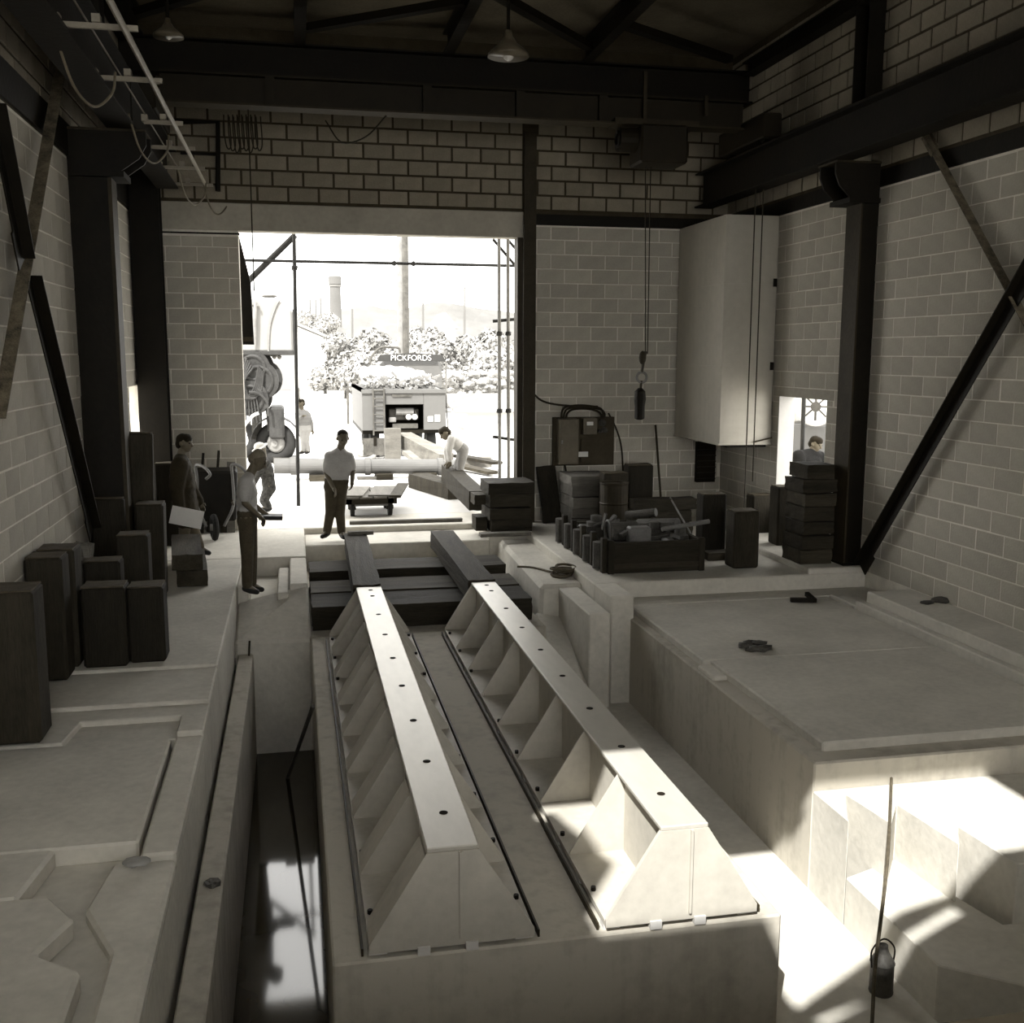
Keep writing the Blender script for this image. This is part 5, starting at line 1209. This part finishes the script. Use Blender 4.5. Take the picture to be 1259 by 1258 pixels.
# white lumber stacks and stone heap on the right of the yard
for i, (px0, px1, py, pt, Y, lb, m) in enumerate([(575, 660, 530, 508, 38, 'long white boarded shed side on the right of the yard', 'building'), ]):
    a, b = AY(px0, py, Y), AY(px1, py, Y); t = thing('low_shed', lb, 'building', (a.x, Y, 0)); zt_ = AY(px0, pt, Y).z
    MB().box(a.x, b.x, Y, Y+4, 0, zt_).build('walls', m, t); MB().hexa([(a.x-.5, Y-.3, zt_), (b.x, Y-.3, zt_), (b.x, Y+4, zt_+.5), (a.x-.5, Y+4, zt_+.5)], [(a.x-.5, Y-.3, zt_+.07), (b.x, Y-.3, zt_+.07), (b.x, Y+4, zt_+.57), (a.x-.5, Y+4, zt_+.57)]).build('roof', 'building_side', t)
mb = MB(); rr = random.Random(8); c = AY(606, 492, 40)
for i in range(160):
    mb.ball((c.x+rr.gauss(0, 1.1), 43+rr.uniform(-.8, .8), 1.5+rr.uniform(-.4, .5)), rr.uniform(.08, .22), 1, (1.2, 1, .8))
tag(mb.jitter(.02, 2).build('stone_heap', 'stone'), 'heap of pale broken stone behind the low shed on the right', 'stones', kind='stuff')
for i, (a, b, ya, yb_, w, lb) in enumerate([((562, 541), (612, 552), 26, 24.5, .3, 'upper dark plank lying on the sunlit ground by the right poles'), ((560, 549), (606, 559), 25, 23.5, .28, 'lower dark plank lying on the sunlit ground by the right poles')]):
    A, B = AY(*a, ya), AY(*b, yb_); A.z = .25-.12*i; B.z = .2-.12*i; tag(MB().bar(A, B, w, .07).build('yard_plank', 'timber'), lb, 'plank')
c = AZ(590, 575); tag(MB().box(c.x-.35, c.x+.3, c.y, c.y+.4, 0, .24).jitter(.01, 3).build('yard_block', 'timber_pale'), 'grey block lying in the yard between the bending man and the poles', 'block')
# hills
def hill(label, Y, px0, px1, prof, m, seed):
    n = 60; mb = MB(); top = []; 
    for i in range(n+1):
        u = i/n; px = px0+(px1-px0)*u; z = AY(px, prof(px), Y).z; x = AY(px, 400, Y).x
        z += .02*Y*.12*noise.noise(Vector((u*14, seed, 0)))+.02*Y*.05*noise.noise(Vector((u*50, seed, 2))); top.append((x, z))
    rows = []
    for k, (dy, f) in enumerate((dd*(1 if Y > 200 else .35), ff) for dd, ff in ((-30, 0), (-20, .35), (-9, .75), (0, 1), (25, .8), (60, 0))):
        rows.append([mb.bm.verts.new((x+noise.noise(Vector((x*.1, k, seed)))*1.5, Y+dy+noise.noise(Vector((x*.08, k*3.1, seed)))*4, max(z*f, -.5) if f else -.5)) for x, z in top])
    for A, B in zip(rows, rows[1:]):
        for i in range(n): mb.face([A[i], A[i+1], B[i+1], B[i]])
    return tag(mb.build('hill', m, smooth=False), label, 'hill')
hill('distant pale hill behind the trees, with the chimney on its left shoulder', 260, 60, 1300, lambda p: 398-22*math.exp(-((p-440)/55)**2)-20*math.exp(-((p-535)/40)**2)-16*math.exp(-((p-600)/70)**2), 'hill', 3)
hill('nearer wooded rise running behind the yard', 150, 40, 1300, lambda p: 412-30*math.exp(-((p-370)/28)**2)-12*math.exp(-((p-470)/60)**2)-10*math.exp(-((p-560)/40)**2), 'foliage_far', 9)
# bushes and trees: leaf clusters on a stem
def bush(label, px, pb, pt, Y, wpx, seed, m='foliage', n=4200, ls=.16):
    rr = random.Random(seed); c = AY(px, pb, Y); zt_ = AY(px, pt, Y).z; w = wpx*Y/F/2
    t = thing('bush', label, 'bush', (c.x, Y, 0), 'bushes beyond the yard')
    lob = [(Vector((c.x+rr.uniform(-.6, .6)*w, Y+rr.uniform(-.5, .5)*w, zt_*rr.uniform(.3, .75))), rr.uniform(.35, .6)*min(w, zt_)) for _ in range(9)]
    me = MB()
    for i in range(n):
        p, r = rr.choice(lob); d = Vector((rr.gauss(0, 1), rr.gauss(0, 1), rr.gauss(0, 1))).normalized(); q = p+d*r*rr.uniform(.75, 1.08)
        if q.z < .02: q.z = rr.uniform(.02, .4)
        a = Vector((rr.gauss(0, 1), rr.gauss(0, 1), rr.gauss(0, 1))).normalized(); b = a.cross(d); b = b.normalized() if b.length > .1 else a.orthogonal()
        s1, s2 = ls*rr.uniform(.6, 1.5), ls*rr.uniform(.4, .9)
        vs = [me.bm.verts.new(q+v) for v in (-a*s1, b*s2, a*s1, -b*s2)]; me.face(vs)
    for p, r in lob: me.ball(p, r*.8, 1)
    me.build('foliage', m, t, kind='stuff')
    MB().tube((c.x, Y, 0), (c.x, Y, zt_*.5), .12, .07, n=8).build('stem', 'machine', t)
for i, (px, pb, pt, Y, w, lb) in enumerate([
    (425, 470, 400, 66, 56, 'bush right of the shed, beneath the chimney'), (468, 470, 398, 64, 60, 'broad bush rising left behind the lorry sign board'),
    (521, 470, 388, 62, 52, 'tall bush just right of the telegraph poles'), (560, 478, 392, 58, 60, 'large bush behind the right end of the lorry'),
    (603, 480, 392, 56, 60, 'large bush left of the scaffold pair'), (640, 484, 398, 52, 50, 'bush seen at the right door jamb'),
    (585, 492, 450, 48, 50, 'low bush above the low shed on the right'), (540, 492, 452, 50, 40, 'low bush above the lorry tail at the right'),
    (400, 478, 440, 74, 36, 'low bush at the corner of the shed'), (447, 472, 420, 60, 70, 'broad low bush behind the left side of the lorry'), (500, 474, 412, 58, 80, 'broad bush behind the lorry sign board'),
    (545, 478, 425, 54, 80, 'broad low bush behind the right side of the lorry'), (620, 484, 420, 50, 90, 'broad low bush behind the scaffold pair'), (372, 440, 366, 120, 60, 'distant round tree above the shed roof'), (395, 450, 372, 125, 50, 'distant tree between the shed and the chimney')]):
    bush(lb, px, pb, pt, Y, w, i+20, ls=.16 if Y > 55 else .13)
# what the little windows look out on
o = thing('parked_wheel_loader', 'pale machine with a ringed wheel outside the little right window', 'vehicle', (9.8, 19.3, 0))
c = AY(1003, 500, 19.0); MB().torus((c.x, 19.0, c.z), .33, .06, axis=(.5, 1, 0), n=28).build('hand_wheel', 'white_paint', o)
MB().lathe((c.x, 19.0, c.z), [(.1, 0), (.1, .08)], axis=(-.5, -1, 0), n=12).build('hub', 'machine', o)
for k in range(4): a = k*math.pi/4; MB().bar((c.x-.32*math.cos(a)*.9, 19.0+.16*math.cos(a), c.z-.32*math.sin(a)), (c.x+.32*math.cos(a)*.9, 19.0-.16*math.cos(a), c.z+.32*math.sin(a)), .03, .03).build('spoke', 'machine', o)
MB().box(c.x-.5, c.x+1.2, 19.1, 20.2, 0, c.z-.36).build('body', 'truck_paint', o, bevel=.05)
MB().box(c.x-.2, c.x+1.2, 19.5, 20.2, c.z-.36, c.z+.5).build('cab', 'white_paint', o, bevel=.05)
A = AY(987, 560, 15.9); A.z = 0; scaf('upright pole outside the little right window', A, AY(989, 470, 15.9), .035)
